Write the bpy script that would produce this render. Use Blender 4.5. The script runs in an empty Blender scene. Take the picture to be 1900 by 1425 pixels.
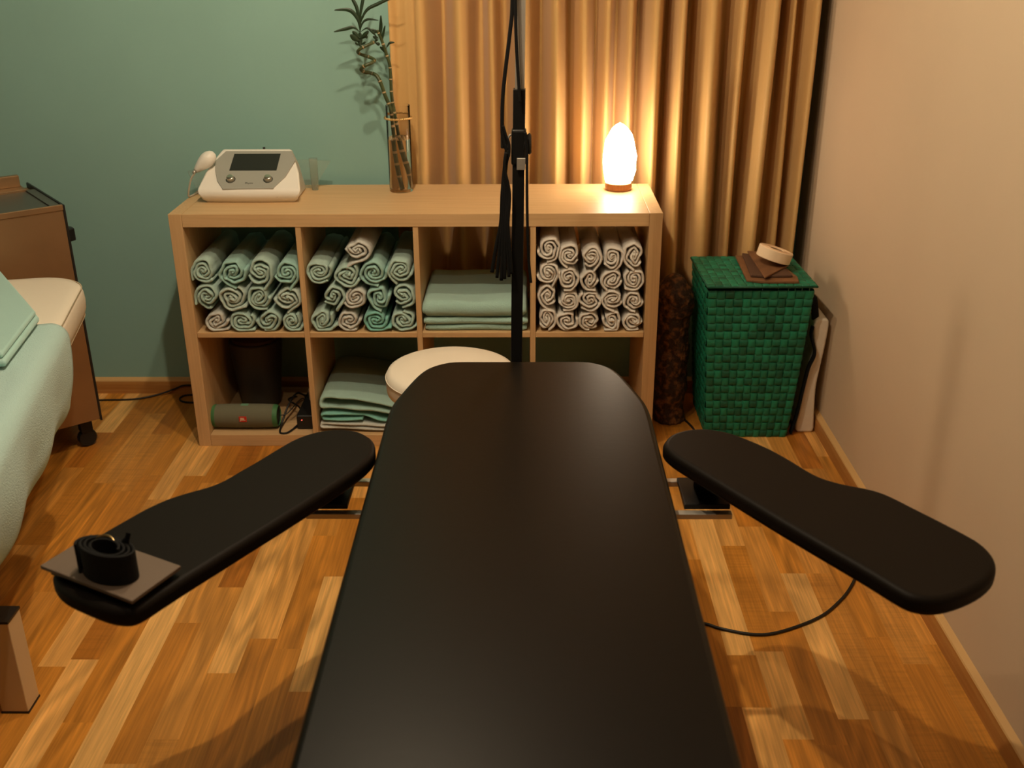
import bpy, bmesh, math, random
from mathutils import Vector, Matrix, noise
PI = math.pi
scene = bpy.context.scene
COL = scene.collection

# ------------------------------------------------------------------ camera
CAM = Vector((1.059, -3.0558, 1.5478))
pitch, yaw, roll = 0.4099, -0.0126, -0.0057
cp, sp, cy, sy, cr, sr = math.cos(pitch), math.sin(pitch), math.cos(yaw), math.sin(yaw), math.cos(roll), math.sin(roll)
fwd = Vector((sy*cp, cy*cp, -sp)); right = Vector((cy, -sy, 0)); up = right.cross(fwd)
r2 = cr*right + sr*up; u2 = -sr*right + cr*up
cam_data = bpy.data.cameras.new('camera')
cam = bpy.data.objects.new('camera', cam_data); COL.objects.link(cam)
M = Matrix((r2, u2, -fwd)).transposed().to_4x4(); M.translation = CAM
cam.matrix_world = M
cam_data.sensor_width = 36; cam_data.lens = 36*1951.4/1900
cam_data.clip_start = 0.05
cam_data.dof.use_dof = True; cam_data.dof.focus_distance = 2.7; cam_data.dof.aperture_fstop = 4.5
scene.camera = cam
# ------------------------------------------------------------------ light and exposure
scene.view_settings.view_transform = 'Standard'; scene.view_settings.look = 'None'
scene.view_settings.exposure = 0.0; scene.view_settings.gamma = 1.0
scene.view_settings.use_curve_mapping = False
w = bpy.data.worlds.new('world'); scene.world = w; w.use_nodes = True
w.node_tree.nodes['Background'].inputs[0].default_value = (1.0, 0.75, 0.5, 1)
w.node_tree.nodes['Background'].inputs[1].default_value = 0.004
def lamp(name, loc, power, color, size):
    d = bpy.data.lights.new(name, 'POINT'); d.energy = power; d.color = color; d.shadow_soft_size = size
    o = bpy.data.objects.new(name, d); COL.objects.link(o); o.location = loc
    return o
WARM = (1.0, 0.80, 0.55)
lamp('ceiling_light', (0.70, -0.66, 2.40), 35, WARM, 0.02)
lamp('ceiling_light', (0.70, -1.31, 2.40), 56, WARM, 0.02)
lamp('ceiling_light', (0.68, -2.02, 2.40), 18, WARM, 0.02)

# ------------------------------------------------------------------ helpers
def tag(o, label=None, cat=None, group=None, kind=None):
    if label: o['label'] = label
    if cat: o['category'] = cat
    if group: o['group'] = group
    if kind: o['kind'] = kind
    return o
def empty(name, loc, rz=0):
    o = bpy.data.objects.new(name, None); COL.objects.link(o)
    o.location = loc; o.rotation_euler = (0, 0, rz); o.empty_display_size = 0.05
    return o
def thing(name, label, cat, loc=(0, 0, 0), rz=0, group=None):
    return tag(empty(name, loc, rz), label, cat, group)
def link(name, me, mat=None, parent=None, smooth=False, loc=(0, 0, 0)):
    o = bpy.data.objects.new(name, me); COL.objects.link(o)
    if mat: me.materials.append(mat)
    if parent: o.parent = parent
    o.location = loc
    if smooth:
        for p in me.polygons: p.use_smooth = True
    return o
def pyd(name, verts, faces, mat=None, parent=None, smooth=False, loc=(0, 0, 0)):
    me = bpy.data.meshes.new(name); me.from_pydata([tuple(v) for v in verts], [], faces); me.update()
    bm = bmesh.new(); bm.from_mesh(me); bmesh.ops.recalc_face_normals(bm, faces=bm.faces); bm.to_mesh(me); bm.free()
    return link(name, me, mat, parent, smooth, loc)
def bevel(o, wd, seg=3, ang=35):
    m = o.modifiers.new('bevel', 'BEVEL'); m.width = wd; m.segments = seg; m.limit_method = 'ANGLE'; m.angle_limit = math.radians(ang)
    m.harden_normals = False
    return o
def subsurf(o, n=2):
    m = o.modifiers.new('sub', 'SUBSURF'); m.levels = n; m.render_levels = n; return o
class MB:
    def __init__(s): s.v = []; s.f = []
    def box(s, x0, x1, y0, y1, z0, z1, M=None):
        b = len(s.v)
        vs = [Vector((x, y, z)) for z in (z0, z1) for y in (y0, y1) for x in (x0, x1)]
        if M: vs = [M @ v for v in vs]
        s.v += vs
        s.f += [[b+i for i in q] for q in ((0, 2, 3, 1), (4, 5, 7, 6), (0, 1, 5, 4), (2, 6, 7, 3), (0, 4, 6, 2), (1, 3, 7, 5))]
        return s
    def prism(s, poly, z0, z1, M=None):
        b = len(s.v); n = len(poly)
        vs = [Vector((p[0], p[1], z)) for z in (z0, z1) for p in poly]
        if M: vs = [M @ v for v in vs]
        s.v += vs
        s.f.append([b+i for i in range(n)][::-1]); s.f.append([b+n+i for i in range(n)])
        for i in range(n): j = (i+1) % n; s.f.append([b+i, b+j, b+n+j, b+n+i])
        return s
    def lathe(s, prof, n=32, M=None, closed=False):
        # prof: list of (r, z); r=0 ends become poles
        rings = []
        for r, z in prof:
            if r < 1e-6:
                rings.append([len(s.v)]); v = Vector((0, 0, z)); s.v.append(M @ v if M else v)
            else:
                rg = []
                for i in range(n):
                    a = 2*PI*i/n; v = Vector((r*math.cos(a), r*math.sin(a), z)); rg.append(len(s.v)); s.v.append(M @ v if M else v)
                rings.append(rg)
        pairs = list(zip(rings, rings[1:]))
        if closed: pairs.append((rings[-1], rings[0]))
        for A, B in pairs:
            for i in range(n):
                j = (i+1) % n
                if len(A) == 1 and len(B) == 1: continue
                if len(A) == 1: s.f.append([A[0], B[i], B[j]])
                elif len(B) == 1: s.f.append([A[i], A[j], B[0]])
                else: s.f.append([A[i], A[j], B[j], B[i]])
        return s
    def tube(s, pts, rad, n=8, flat=1.0, up0=Vector((0, 0, 1)), caps=True):
        pts = [Vector(p) for p in pts]; m = len(pts); prev = None; rings = []
        for i, p in enumerate(pts):
            t = (pts[min(i+1, m-1)] - pts[max(i-1, 0)])
            if t.length < 1e-9: t = Vector((0, 0, 1))
            t.normalize()
            if prev is None:
                a = up0 if abs(t.dot(up0)) < .95 else Vector((1, 0, 0))
                nrm = (a - t*a.dot(t)).normalized()
            else: nrm = (prev - t*prev.dot(t)).normalized()
            prev = nrm; bn = t.cross(nrm)
            r = rad[i] if isinstance(rad, (list, tuple)) else rad
            rg = []
            for k in range(n):
                a = 2*PI*k/n; rg.append(len(s.v)); s.v.append(p + nrm*(r*math.cos(a)) + bn*(r*flat*math.sin(a)))
            rings.append(rg)
        for A, B in zip(rings, rings[1:]):
            for k in range(n): j = (k+1) % n; s.f.append([A[k], A[j], B[j], B[k]])
        if caps: s.f.append(rings[0][::-1]); s.f.append(rings[-1])
        return s
    def build(s, name, mat, parent=None, smooth=False, loc=(0, 0, 0)):
        return pyd(name, s.v, s.f, mat, parent, smooth, loc)
def spline(pts, k=6, closed=False):
    P = [Vector(p) for p in pts]; n = len(P); out = []
    rng = n if closed else n-1
    for i in range(rng):
        p0 = P[(i-1) % n] if closed or i > 0 else P[0]; p1 = P[i]; p2 = P[(i+1) % n]
        p3 = P[(i+2) % n] if closed or i+2 < n else P[-1]
        for j in range(k):
            t = j/k
            out.append(.5*((2*p1) + (p2-p0)*t + (2*p0-5*p1+4*p2-p3)*t*t + (3*p1-p0-3*p2+p3)*t**3))
    if not closed: out.append(P[-1])
    return out
def smooth_by_angle(o, ang=40):
    me = o.data
    for p in me.polygons: p.use_smooth = True
    bm = bmesh.new(); bm.from_mesh(me)
    for e in bm.edges:
        e.smooth = (len(e.link_faces) == 2 and e.calc_face_angle(0) < math.radians(ang))
    bm.to_mesh(me); bm.free(); return o
def text_mesh(s, size, name, mat, parent, mtx, extrude=.0004, bold=0.0):
    c = bpy.data.curves.new('txt', 'FONT'); c.body = s; c.size = size; c.extrude = extrude; c.offset = bold
    c.align_x = 'CENTER'; c.align_y = 'CENTER'
    t = bpy.data.objects.new('txt', c); COL.objects.link(t)
    dg = bpy.context.evaluated_depsgraph_get(); me = bpy.data.meshes.new_from_object(t.evaluated_get(dg))
    bpy.data.objects.remove(t); me.transform(mtx); me.materials.clear(); me.name = name
    return link(name, me, mat, parent)

# ------------------------------------------------------------------ materials
def mat(name, color, rough=.5, metal=0, spec=.5, bump=None, var=None, trans=0, ior=1.45, emit=None, sheen=0, coat=0, noise_mix=None):
    """bump=(scale, strength, dist); var=(scale, amount) brightness variation; noise_mix=(scale, colour2, lo, hi)"""
    m = bpy.data.materials.new(name); m.use_nodes = True; nt = m.node_tree; N = nt.nodes; L = nt.links
    b = N['Principled BSDF']
    b.inputs['Base Color'].default_value = (*color, 1); b.inputs['Roughness'].default_value = rough
    b.inputs['Metallic'].default_value = metal; b.inputs['Specular IOR Level'].default_value = spec
    b.inputs['IOR'].default_value = ior; b.inputs['Transmission Weight'].default_value = trans
    b.inputs['Sheen Weight'].default_value = sheen; b.inputs['Coat Weight'].default_value = coat
    if emit: b.inputs['Emission Color'].default_value = (*emit[0], 1); b.inputs['Emission Strength'].default_value = emit[1]
    tc = N.new('ShaderNodeTexCoord')
    if bump:
        n = N.new('ShaderNodeTexNoise'); n.inputs['Scale'].default_value = bump[0]; n.inputs['Detail'].default_value = 4
        L.new(tc.outputs['Object'], n.inputs['Vector'])
        bp = N.new('ShaderNodeBump'); bp.inputs['Strength'].default_value = bump[1]; bp.inputs['Distance'].default_value = bump[2]
        L.new(n.outputs['Fac'], bp.inputs['Height']); L.new(bp.outputs['Normal'], b.inputs['Normal'])
    if var:
        n = N.new('ShaderNodeTexNoise'); n.inputs['Scale'].default_value = var[0]; n.inputs['Detail'].default_value = 5
        L.new(tc.outputs['Object'], n.inputs['Vector'])
        r = N.new('ShaderNodeMapRange'); r.inputs[1].default_value = .3; r.inputs[2].default_value = .7
        r.inputs[3].default_value = 1-var[1]; r.inputs[4].default_value = 1+var[1]; L.new(n.outputs['Fac'], r.inputs[0])
        v = N.new('ShaderNodeVectorMath'); v.operation = 'SCALE'; v.inputs[0].default_value = color
        L.new(r.outputs[0], v.inputs['Scale']); L.new(v.outputs[0], b.inputs['Base Color'])
    if noise_mix:
        n = N.new('ShaderNodeTexNoise'); n.inputs['Scale'].default_value = noise_mix[0]; n.inputs['Detail'].default_value = 6
        L.new(tc.outputs['Object'], n.inputs['Vector'])
        r = N.new('ShaderNodeMapRange'); r.inputs[1].default_value = noise_mix[2]; r.inputs[2].default_value = noise_mix[3]; L.new(n.outputs['Fac'], r.inputs[0])
        mx = N.new('ShaderNodeMix'); mx.data_type = 'RGBA'; mx.inputs['A'].default_value = (*color, 1); mx.inputs['B'].default_value = (*noise_mix[1], 1)
        L.new(r.outputs[0], mx.inputs['Factor']); L.new(mx.outputs['Result'], b.inputs['Base Color'])
    return m
def wood_mat(name, c1, c2, axis, rough=.46):
    m = bpy.data.materials.new(name); m.use_nodes = True; nt = m.node_tree; N = nt.nodes; L = nt.links; b = N['Principled BSDF']
    tc = N.new('ShaderNodeTexCoord'); mp = N.new('ShaderNodeMapping'); L.new(tc.outputs['Object'], mp.inputs[0])
    s = [90, 90, 90]; s[axis] = 2.2; mp.inputs['Scale'].default_value = s
    n = N.new('ShaderNodeTexNoise'); n.inputs['Scale'].default_value = 1.6; n.inputs['Detail'].default_value = 6; n.inputs['Roughness'].default_value = .6
    L.new(mp.outputs[0], n.inputs['Vector'])
    r = N.new('ShaderNodeMapRange'); r.inputs[1].default_value = .3; r.inputs[2].default_value = .72; L.new(n.outputs['Fac'], r.inputs[0])
    mx = N.new('ShaderNodeMix'); mx.data_type = 'RGBA'; mx.inputs['A'].default_value = (*c1, 1); mx.inputs['B'].default_value = (*c2, 1)
    L.new(r.outputs[0], mx.inputs['Factor']); L.new(mx.outputs['Result'], b.inputs['Base Color'])
    b.inputs['Roughness'].default_value = rough; b.inputs['Specular IOR Level'].default_value = .28
    return m
SHELF_A, SHELF_B = (.66, .44, .225), (.54, .345, .165)
M_shx = wood_mat('shelf_veneer_x', SHELF_A, SHELF_B, 0)
M_shz = wood_mat('shelf_veneer_z', SHELF_A, SHELF_B, 2)
M_green = mat('green_wall_paint', (.27, .47, .42), .75, spec=.25, bump=(260, .12, .001), var=(3, .03))
M_cream = mat('cream_wall_paint', (.64, .50, .35), .75, spec=.25, bump=(260, .15, .001), var=(3, .02))
M_ceil = mat('bounce_dark_ceiling', (.16, .15, .14), .9)  # unseen ceiling, its colour darkened to cut bounced light
M_dim = mat('bounce_dark_wall', (.10, .10, .085), .9)  # unseen walls, coloured dark so less light bounces back
M_black = mat('black_vinyl', (.0050, .0036, .0024), .36, spec=.20, bump=(60, .10, .0012))
M_black2 = mat('black_arm_vinyl', (.0075, .0052, .0036), .55, spec=.13)
M_blackm = mat('black_metal', (.008, .008, .008), .4, spec=.4)
M_strap = mat('black_webbing', (.008, .008, .008), .8, spec=.2)
M_alu = mat('brushed_metal', (.60, .56, .50), .45, metal=.75)
M_gold = mat('gold_metal', (.8, .55, .25), .3, metal=1)
M_creamv = mat('cream_vinyl', (.80, .72, .60), .42, spec=.4, bump=(500, .08, .0004))
M_white = mat('white_plastic', (.80, .77, .70), .35, spec=.5)
M_grey = mat('grey_faceplate', (.33, .33, .29), .5)
M_screen = mat('dark_screen', (.02, .02, .016), .25)
M_blackp = mat('black_plastic', (.010, .010, .010), .45)
M_glass = mat('clear_glass', (1, 1, 1), 0, trans=1, ior=1.22)
M_water = mat('water', (.97, .95, .88), 0, trans=1, ior=1.33)
M_acryl = mat('clear_acrylic', (.85, .88, .84), .08, trans=.92, ior=1.2)
def cloth_mat(name, c, strength=.9):
    m = mat(name, c, .95, spec=.1, bump=(330, strength, .0026), sheen=.25)
    return m
M_mint = [cloth_mat('terry_mint', (.33, .57, .51)), cloth_mat('terry_sage', (.41, .58, .52)), cloth_mat('terry_pale_sage', (.48, .60, .54)),
          cloth_mat('terry_deep_mint', (.22, .53, .46)), cloth_mat('terry_greige', (.58, .60, .56))]
M_creamt = cloth_mat('terry_cream', (.72, .69, .63))
M_towel = cloth_mat('terry_grey_green', (.36, .56, .50))

# floor material: tone per strip read from the mesh, grain from object coordinates
def floor_mat():
    m = bpy.data.materials.new('laminate_strip_floor'); m.use_nodes = True; nt = m.node_tree; N = nt.nodes; L = nt.links; b = N['Principled BSDF']
    at = N.new('ShaderNodeAttribute'); at.attribute_name = 'tone'      # x tone, y seed, z figure
    sep = N.new('ShaderNodeSeparateXYZ'); L.new(at.outputs['Vector'], sep.inputs[0])
    tc = N.new('ShaderNodeTexCoord')
    mul = N.new('ShaderNodeMath'); mul.operation = 'MULTIPLY'; mul.inputs[1].default_value = 37.0; L.new(sep.outputs['Y'], mul.inputs[0])
    cmb = N.new('ShaderNodeCombineXYZ'); L.new(mul.outputs[0], cmb.inputs['X']); L.new(mul.outputs[0], cmb.inputs['Z'])
    add = N.new('ShaderNodeVectorMath'); add.operation = 'ADD'; L.new(tc.outputs['Object'], add.inputs[0]); L.new(cmb.outputs[0], add.inputs[1])
    ramp = N.new('ShaderNodeValToRGB'); L.new(sep.outputs['X'], ramp.inputs[0])
    e = ramp.color_ramp.elements; e[0].position = 0; e[0].color = (.36, .115, .014, 1); e[1].position = 1; e[1].color = (.82, .47, .155, 1)
    x = ramp.color_ramp.elements.new(.5); x.color = (.57, .235, .034, 1)
    # fine streak grain
    mp = N.new('ShaderNodeMapping'); mp.inputs['Scale'].default_value = (190, 5, 1); L.new(add.outputs[0], mp.inputs[0])
    n1 = N.new('ShaderNodeTexNoise'); n1.inputs['Scale'].default_value = 1; n1.inputs['Detail'].default_value = 5; L.new(mp.outputs[0], n1.inputs['Vector'])
    # cathedral figure
    mp2 = N.new('ShaderNodeMapping'); mp2.inputs['Scale'].default_value = (11, 1.7, 1); L.new(add.outputs[0], mp2.inputs[0])
    n2 = N.new('ShaderNodeTexNoise'); n2.inputs['Scale'].default_value = 1; n2.inputs['Detail'].default_value = 1.5; L.new(mp2.outputs[0], n2.inputs['Vector'])
    m2 = N.new('ShaderNodeMath'); m2.operation = 'MULTIPLY'; m2.inputs[1].default_value = 48; L.new(n2.outputs['Fac'], m2.inputs[0])
    s2 = N.new('ShaderNodeMath'); s2.operation = 'SINE'; L.new(m2.outputs[0], s2.inputs[0])
    # broad blotches
    mp3 = N.new('ShaderNodeMapping'); mp3.inputs['Scale'].default_value = (22, 3, 1); L.new(add.outputs[0], mp3.inputs[0])
    n3 = N.new('ShaderNodeTexNoise'); n3.inputs['Scale'].default_value = 1; n3.inputs['Detail'].default_value = 3; L.new(mp3.outputs[0], n3.inputs['Vector'])
    # curly cross figure, only on some strips
    mp4 = N.new('ShaderNodeMapping'); mp4.inputs['Scale'].default_value = (7, 95, 1); L.new(add.outputs[0], mp4.inputs[0])
    n4 = N.new('ShaderNodeTexNoise'); n4.inputs['Scale'].default_value = 1; n4.inputs['Detail'].default_value = 2; L.new(mp4.outputs[0], n4.inputs['Vector'])
    def mr(src, a, b_, c, d):
        r = N.new('ShaderNodeMapRange'); r.inputs[1].default_value = a; r.inputs[2].default_value = b_; r.inputs[3].default_value = c; r.inputs[4].default_value = d
        L.new(src, r.inputs[0]); return r.outputs[0]
    def mm(op, a, b_):
        q = N.new('ShaderNodeMath'); q.operation = op
        for i, s in enumerate((a, b_)):
            if isinstance(s, (int, float)): q.inputs[i].default_value = s
            else: L.new(s, q.inputs[i])
        return q.outputs[0]
    g1 = mr(n1.outputs['Fac'], .3, .7, .80, 1.16)
    figamt = mr(sep.outputs['Z'], .25, .6, 0, .17)
    g2 = mm('ADD', 1.0, mm('MULTIPLY', s2.outputs[0], figamt))
    g3 = mr(n3.outputs['Fac'], .3, .7, .82, 1.14)
    curl = mm('LESS_THAN', sep.outputs['Z'], .11)
    g4 = mm('SUBTRACT', 1.0, mm('MULTIPLY', curl, mr(n4.outputs['Fac'], .42, .68, 0, .13)))
    g = mm('MULTIPLY', mm('MULTIPLY', g1, g2), mm('MULTIPLY', g3, g4))
    # thin joint lines between strips come from UV-free strip-local coordinate
    v = N.new('ShaderNodeVectorMath'); v.operation = 'SCALE'; L.new(ramp.outputs['Color'], v.inputs[0]); L.new(g, v.inputs['Scale'])
    L.new(v.outputs[0], b.inputs['Base Color'])
    b.inputs['Roughness'].default_value = .34; b.inputs['Specular IOR Level'].default_value = .35
    bp = N.new('ShaderNodeBump'); bp.inputs['Strength'].default_value = .08; bp.inputs['Distance'].default_value = .0005
    L.new(n1.outputs['Fac'], bp.inputs['Height']); L.new(bp.outputs['Normal'], b.inputs['Normal'])
    return m
M_floor = floor_mat()
M_base = wood_mat('baseboard_wood', (.50, .24, .07), (.40, .16, .035), 0, .4)
M_basey = wood_mat('baseboard_wood_y', (.50, .24, .07), (.40, .16, .035), 1, .4)

M_lip = mat('baseboard_worn_top', (.66, .40, .16), .5)
# ------------------------------------------------------------------ the room
XL, XR, YF, YB, ZC = -1.9, 2.045, -4.2, .44, 2.5
def build_floor():
    rnd = random.Random(11); W = .066; X0 = .01
    over = {23: [(-3, -1.247, .85), (-1.247, -1.069, .42), (-1.069, -.25, .95)],
            26: [(-1.7, -1.283, .45), (-1.283, -.733, .95), (-.733, -.3, .5)],
            24: [(-1.75, -1.344, .45), (-1.344, -1.055, .86), (-1.055, -.6, .48)],
            27: [(-1.8, -1.257, .62), (-1.257, -.733, .55), (-.733, -.2, .6)],
            25: [(-1.9, -1.36, .40), (-1.36, -.9, .42), (-.9, -.5, .62)],
            28: [(-1.5, -1.0, .45), (-1.0, -.55, .5)], 29: [(-1.6, -1.1, .42), (-1.1, -.6, .6)],
            2: [(-1.9, -.70, 1.0), (-.70, -.2, .55)], 5: [(-1.75, -1.138, .52), (-1.138, -.5, .82)],
            6: [(-1.6, -1.011, .38), (-1.011, -.42, .70)], 8: [(-1.7, -1.2, .30), (-1.2, -.75, .92)],
            0: [(-1.9, -1.09, .85), (-1.09, -.72, .25), (-.72, -.204, .4), (-.204, .12, .85)],
            1: [(-1.8, -1.3, .45), (-1.3, -.8, .42)], 3: [(-1.9, -1.42, .7), (-1.42, -.95, .42), (-.95, -.45, .6)],
            4: [(-1.8, -1.35, .55), (-1.35, -.8, .58)], 7: [(-1.6, -1.05, .45), (-1.05, -.55, .42)],
            -1: [(-1.9, -1.116, .45), (-1.116, -.65, .8), (-.35, .14, .8)], -2: [(-1.2, -.7, .5), (-.7, -.2, .42), (-.2, .2, .5)],
            -3: [(-.3, .09, .55), (.09, .44, .25)], -6: [(-.6, -.149, .55), (-.149, .1, .15)], -4: [(-.7, -.25, .5), (-.25, .25, .6)], -5: [(-.6, .0, .45)]}
    verts, faces, tones = [], [], []
    k0 = int((XL-X0)//W)-1; k1 = int((XR-X0)//W)+1
    for k in range(k0, k1+1):
        x0, x1 = max(X0+k*W, XL-.05), min(X0+(k+1)*W, XR+.05)
        if x1 <= x0: continue
        segs = list(over.get(k, []))
        lo = min([s[0] for s in segs], default=None)
        ys = []
        def fill(a, b):
            y = a
            while y < b-.05:
                ln = rnd.uniform(.32, .6); e = min(y+ln, b)
                if b-e < .12: e = b
                ys.append((y, e, rnd.choice([.35, .4, .45, .5, .55, .62, .75, .9]) if rnd.random() < .9 else .15)); y = e
        segs.sort(); cur = YF-.05
        for s in segs:
            if s[0] > cur: fill(cur, s[0])
            ys.append(s); cur = s[1]
        fill(cur, .75)
        for (a, b, t) in ys:
            n = len(verts); verts += [(x0, a, 0), (x1, a, 0), (x1, b, 0), (x0, b, 0)]; faces.append((n, n+1, n+2, n+3)); tones.append((t, rnd.random(), rnd.random()))
    me = bpy.data.meshes.new('floor'); me.from_pydata(verts, [], faces); me.update()
    at = me.attributes.new('tone', 'FLOAT_VECTOR', 'FACE')
    for i, t in enumerate(tones): at.data[i].vector = t
    o = link('floor', me, M_floor); tag(o, kind='structure')
    return o
build_floor()
o = MB().box(XL-.1, .665, YB, YB+.3, 0, ZC).box(.665, XR+.1, YB, YB+.3, 0, .355).box(.665, XR+.1, YB+.22, YB+.3, 2.2, ZC).box(.665, .75, YB+.22, YB+.3, .35, 2.2).box(1.9, XR+.1, YB+.22, YB+.3, .35, 2.2).build('wall_back', M_green); tag(o, kind='structure')
o = MB().box(XR, XR+.1, YF, YB+.22, 0, ZC).build('wall_right', M_cream); tag(o, kind='structure')
o = MB().box(XL-.1, XL, YF, YB, 0, ZC).build('wall_left', M_dim); tag(o, kind='structure')
o = MB().box(XL-.1, XR+.1, YF-.1, YF, 0, ZC).build('wall_front', M_dim); tag(o, kind='structure')
o = MB().box(XL-.1, XR+.1, YF-.1, YB+.3, ZC, ZC+.1).build('ceiling', M_ceil); tag(o, kind='structure')
def baseboard(name, a, b, inward, m):
    # profile (distance from wall, z); a->b along the wall
    prof = [(0, 0), (.018, 0), (.018, .034), (.015, .046), (.013, .050), (.0, .058)]
    a, b, n = Vector(a), Vector(b), Vector(inward); v = []; f = []
    for p in (a, b):
        for d, z in prof: v.append(p + n*d + Vector((0, 0, z)))
    k = len(prof)
    f = [[i, (i+1) % k, k+(i+1) % k, k+i] for i in range(k)] + [list(range(k)), list(range(k, 2*k))[::-1]]
    o = pyd(name, v, f, m); tag(o, kind='structure'); o.data.materials.append(M_lip)
    for pg in o.data.polygons:
        if pg.normal.z > .3 and pg.center.z > .04: pg.material_index = 1
baseboard('baseboard_back', (XL, YB, 0), (XR, YB, 0), (0, -1, 0), M_base)
baseboard('baseboard_right', (XR, YF, 0), (XR, YB, 0), (-1, 0, 0), M_basey)
# window behind the curtain
wf = MB(); Y0 = YB+.24
wf.box(.75, 1.9, Y0, Y0+.05, .35, .41).box(.75, 1.9, Y0, Y0+.05, 2.14, 2.2).box(.75, .81, Y0, Y0+.05, .41, 2.14).box(1.84, 1.9, Y0, Y0+.05, .41, 2.14).box(1.295, 1.355, Y0, Y0+.05, .41, 2.14)
wo = wf.build('window_1', M_white); tag(wo, kind='structure')
MB().box(.81, 1.295, Y0+.02, Y0+.026, .41, 2.14).box(1.355, 1.84, Y0+.02, Y0+.026, .41, 2.14).build('pane', M_glass, wo)

# ------------------------------------------------------------------ curtain
def curtain():
    V = [.600, .661, .793, .919, .994, 1.113, 1.209, 1.294, 1.366, 1.437, 1.525, 1.603, 1.721, 1.793, 1.894, 1.949, 2.02]
    nz = 40; verts = []; faces = []; nx = 0
    xs = []
    for i in range(len(V)-1):
        for j in range(12): xs.append((i, j/12))
    x_lo, x_hi = .632, 2.004
    xs = [(i, t) for i, t in xs if x_lo <= V[i]+(V[i+1]-V[i])*t <= x_hi]
    rnd = random.Random(5); amp = [rnd.uniform(.75, 1.1) for _ in V]; lean = [rnd.uniform(-.012, .012) for _ in V]; ph = [rnd.uniform(0, 6) for _ in V]
    for kz in range(nz+1):
        z = .372 + (2.44-.372)*kz/nz
        for i, t in xs:
            wd = V[i+1]-V[i]; x = V[i]+wd*t
            c = (1-math.cos(2*PI*t))/2; c = c**.9
            a = .185*min(1, wd/.10)*amp[i]
            yb_ = .585 if x > .70 else .432
            y = yb_ - min(a, yb_-.404)*c + .006*math.sin(6*z+ph[i])*(1-c)
            lx = lean[i]*(1-t)+lean[i+1]*t
            x += lx*(z-1.0) + .003*math.sin(3*z+ph[i])
            verts.append((x, min(max(y, .402), .434) if x < .69 else max(y, .402), z))
    nx = len(xs)
    for kz in range(nz):
        for i in range(nx-1):
            a = kz*nx+i; faces.append((a, a+1, a+nx+1, a+nx))
    m = mat('golden_satin_curtain', (.60, .37, .14), .5, spec=.35, bump=(900, .1, .0004), sheen=.15)
    o = pyd('curtain', verts, faces, m, smooth=True)
    s = o.modifiers.new('thick', 'SOLIDIFY'); s.thickness = .0016; s.offset = 1
    tag(o, 'long golden beige pleated curtain behind the cubby shelf', 'curtain')
curtain()

# ------------------------------------------------------------------ shelf unit (cubby shelf)
sh = thing('cubby_shelf', 'light oak cubby shelf with eight open compartments against the green wall', 'shelf', (0, 0, 0))
def bx(name, x0, x1, y0, y1, z0, z1, m, parent=None, bv=.0012, seg=2):
    o = MB().box(x0, x1, y0, y1, z0, z1).build(name, m, parent); bevel(o, bv, seg); return o
bx('side_panel', 0, .0393, 0, .39, 0, .77, M_shz, sh); bx('side_panel', 1.4307, 1.47, 0, .39, 0, .77, M_shz, sh)
bx('top_panel', .04, 1.43, 0, .39, .73, .7697, M_shx, sh); bx('bottom_panel', .04, 1.43, 0.0005, .39, 0, .04, M_shx, sh)
DV = [(.375, .3915), (.7265, .7430), (1.078, 1.0945)]
for a, b in DV: bx('divider', a, b, .002, .388, .0403, .7297, M_shz, sh)
for a, b in ((.0403, .3747), (.3918, .7262), (.7433, 1.0777), (1.0948, 1.4297)): bx('shelf_board', a, b, .002, .388, .3770, .3935, M_shx, sh)

# ------------------------------------------------------------------ towels
def ribbon(name, path, t, y0, y1, m, seed=0, ywob=.004, parent=None, loc=(0, 0, 0), taper_end=True, sag=None):
    """path: list of (x, z) centre line; a thick band of cloth extruded along y, front edge rounded."""
    n = len(path); rnd = random.Random(seed); verts = []; faces = []
    p0 = rnd.uniform(0, 9)
    offs = [(-.5, None), (-.5, .5), (-.5, .014), (-.43, .0060), (-.24, .0012), (.0, .0), (.24, .0012), (.43, .0060), (.5, .014), (.5, .5), (.5, None)]
    for i, p in enumerate(path):
        a = Vector(path[max(i-1, 0)]); b = Vector(path[min(i+1, n-1)]); d = (b-a)
        if d.length < 1e-9: d = Vector((1, 0))
        d.normalize(); nn = Vector((-d.y, d.x))
        tt = t*(1+.10*noise.noise(Vector((i*.35, p0, 0))))
        yy = y0 + ywob*noise.noise(Vector((i*.11, p0, 3)))*2
        for s, yo in offs:
            if yo is None: y = y1
            elif yo == .5: y = yy+.4*(y1-yy)
            else: y = yy+yo
            q = Vector(p) + nn*(s*tt)
            zz = q.y + (sag(q.x, y) if sag else 0)
            verts.append((q.x, y, zz))
    k = len(offs)
    for i in range(n-1):
        for j in range(k-1):
            a = i*k+j; faces.append((a, a+1, a+k+1, a+k))
        faces.append((i*k+k-1, i*k, (i+1)*k, (i+1)*k+k-1))
    faces.append(tuple(range(k))[::-1]); faces.append(tuple((n-1)*k+j for j in range(k)))
    return pyd(name, verts, faces, m, parent, smooth=True, loc=loc)
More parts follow.
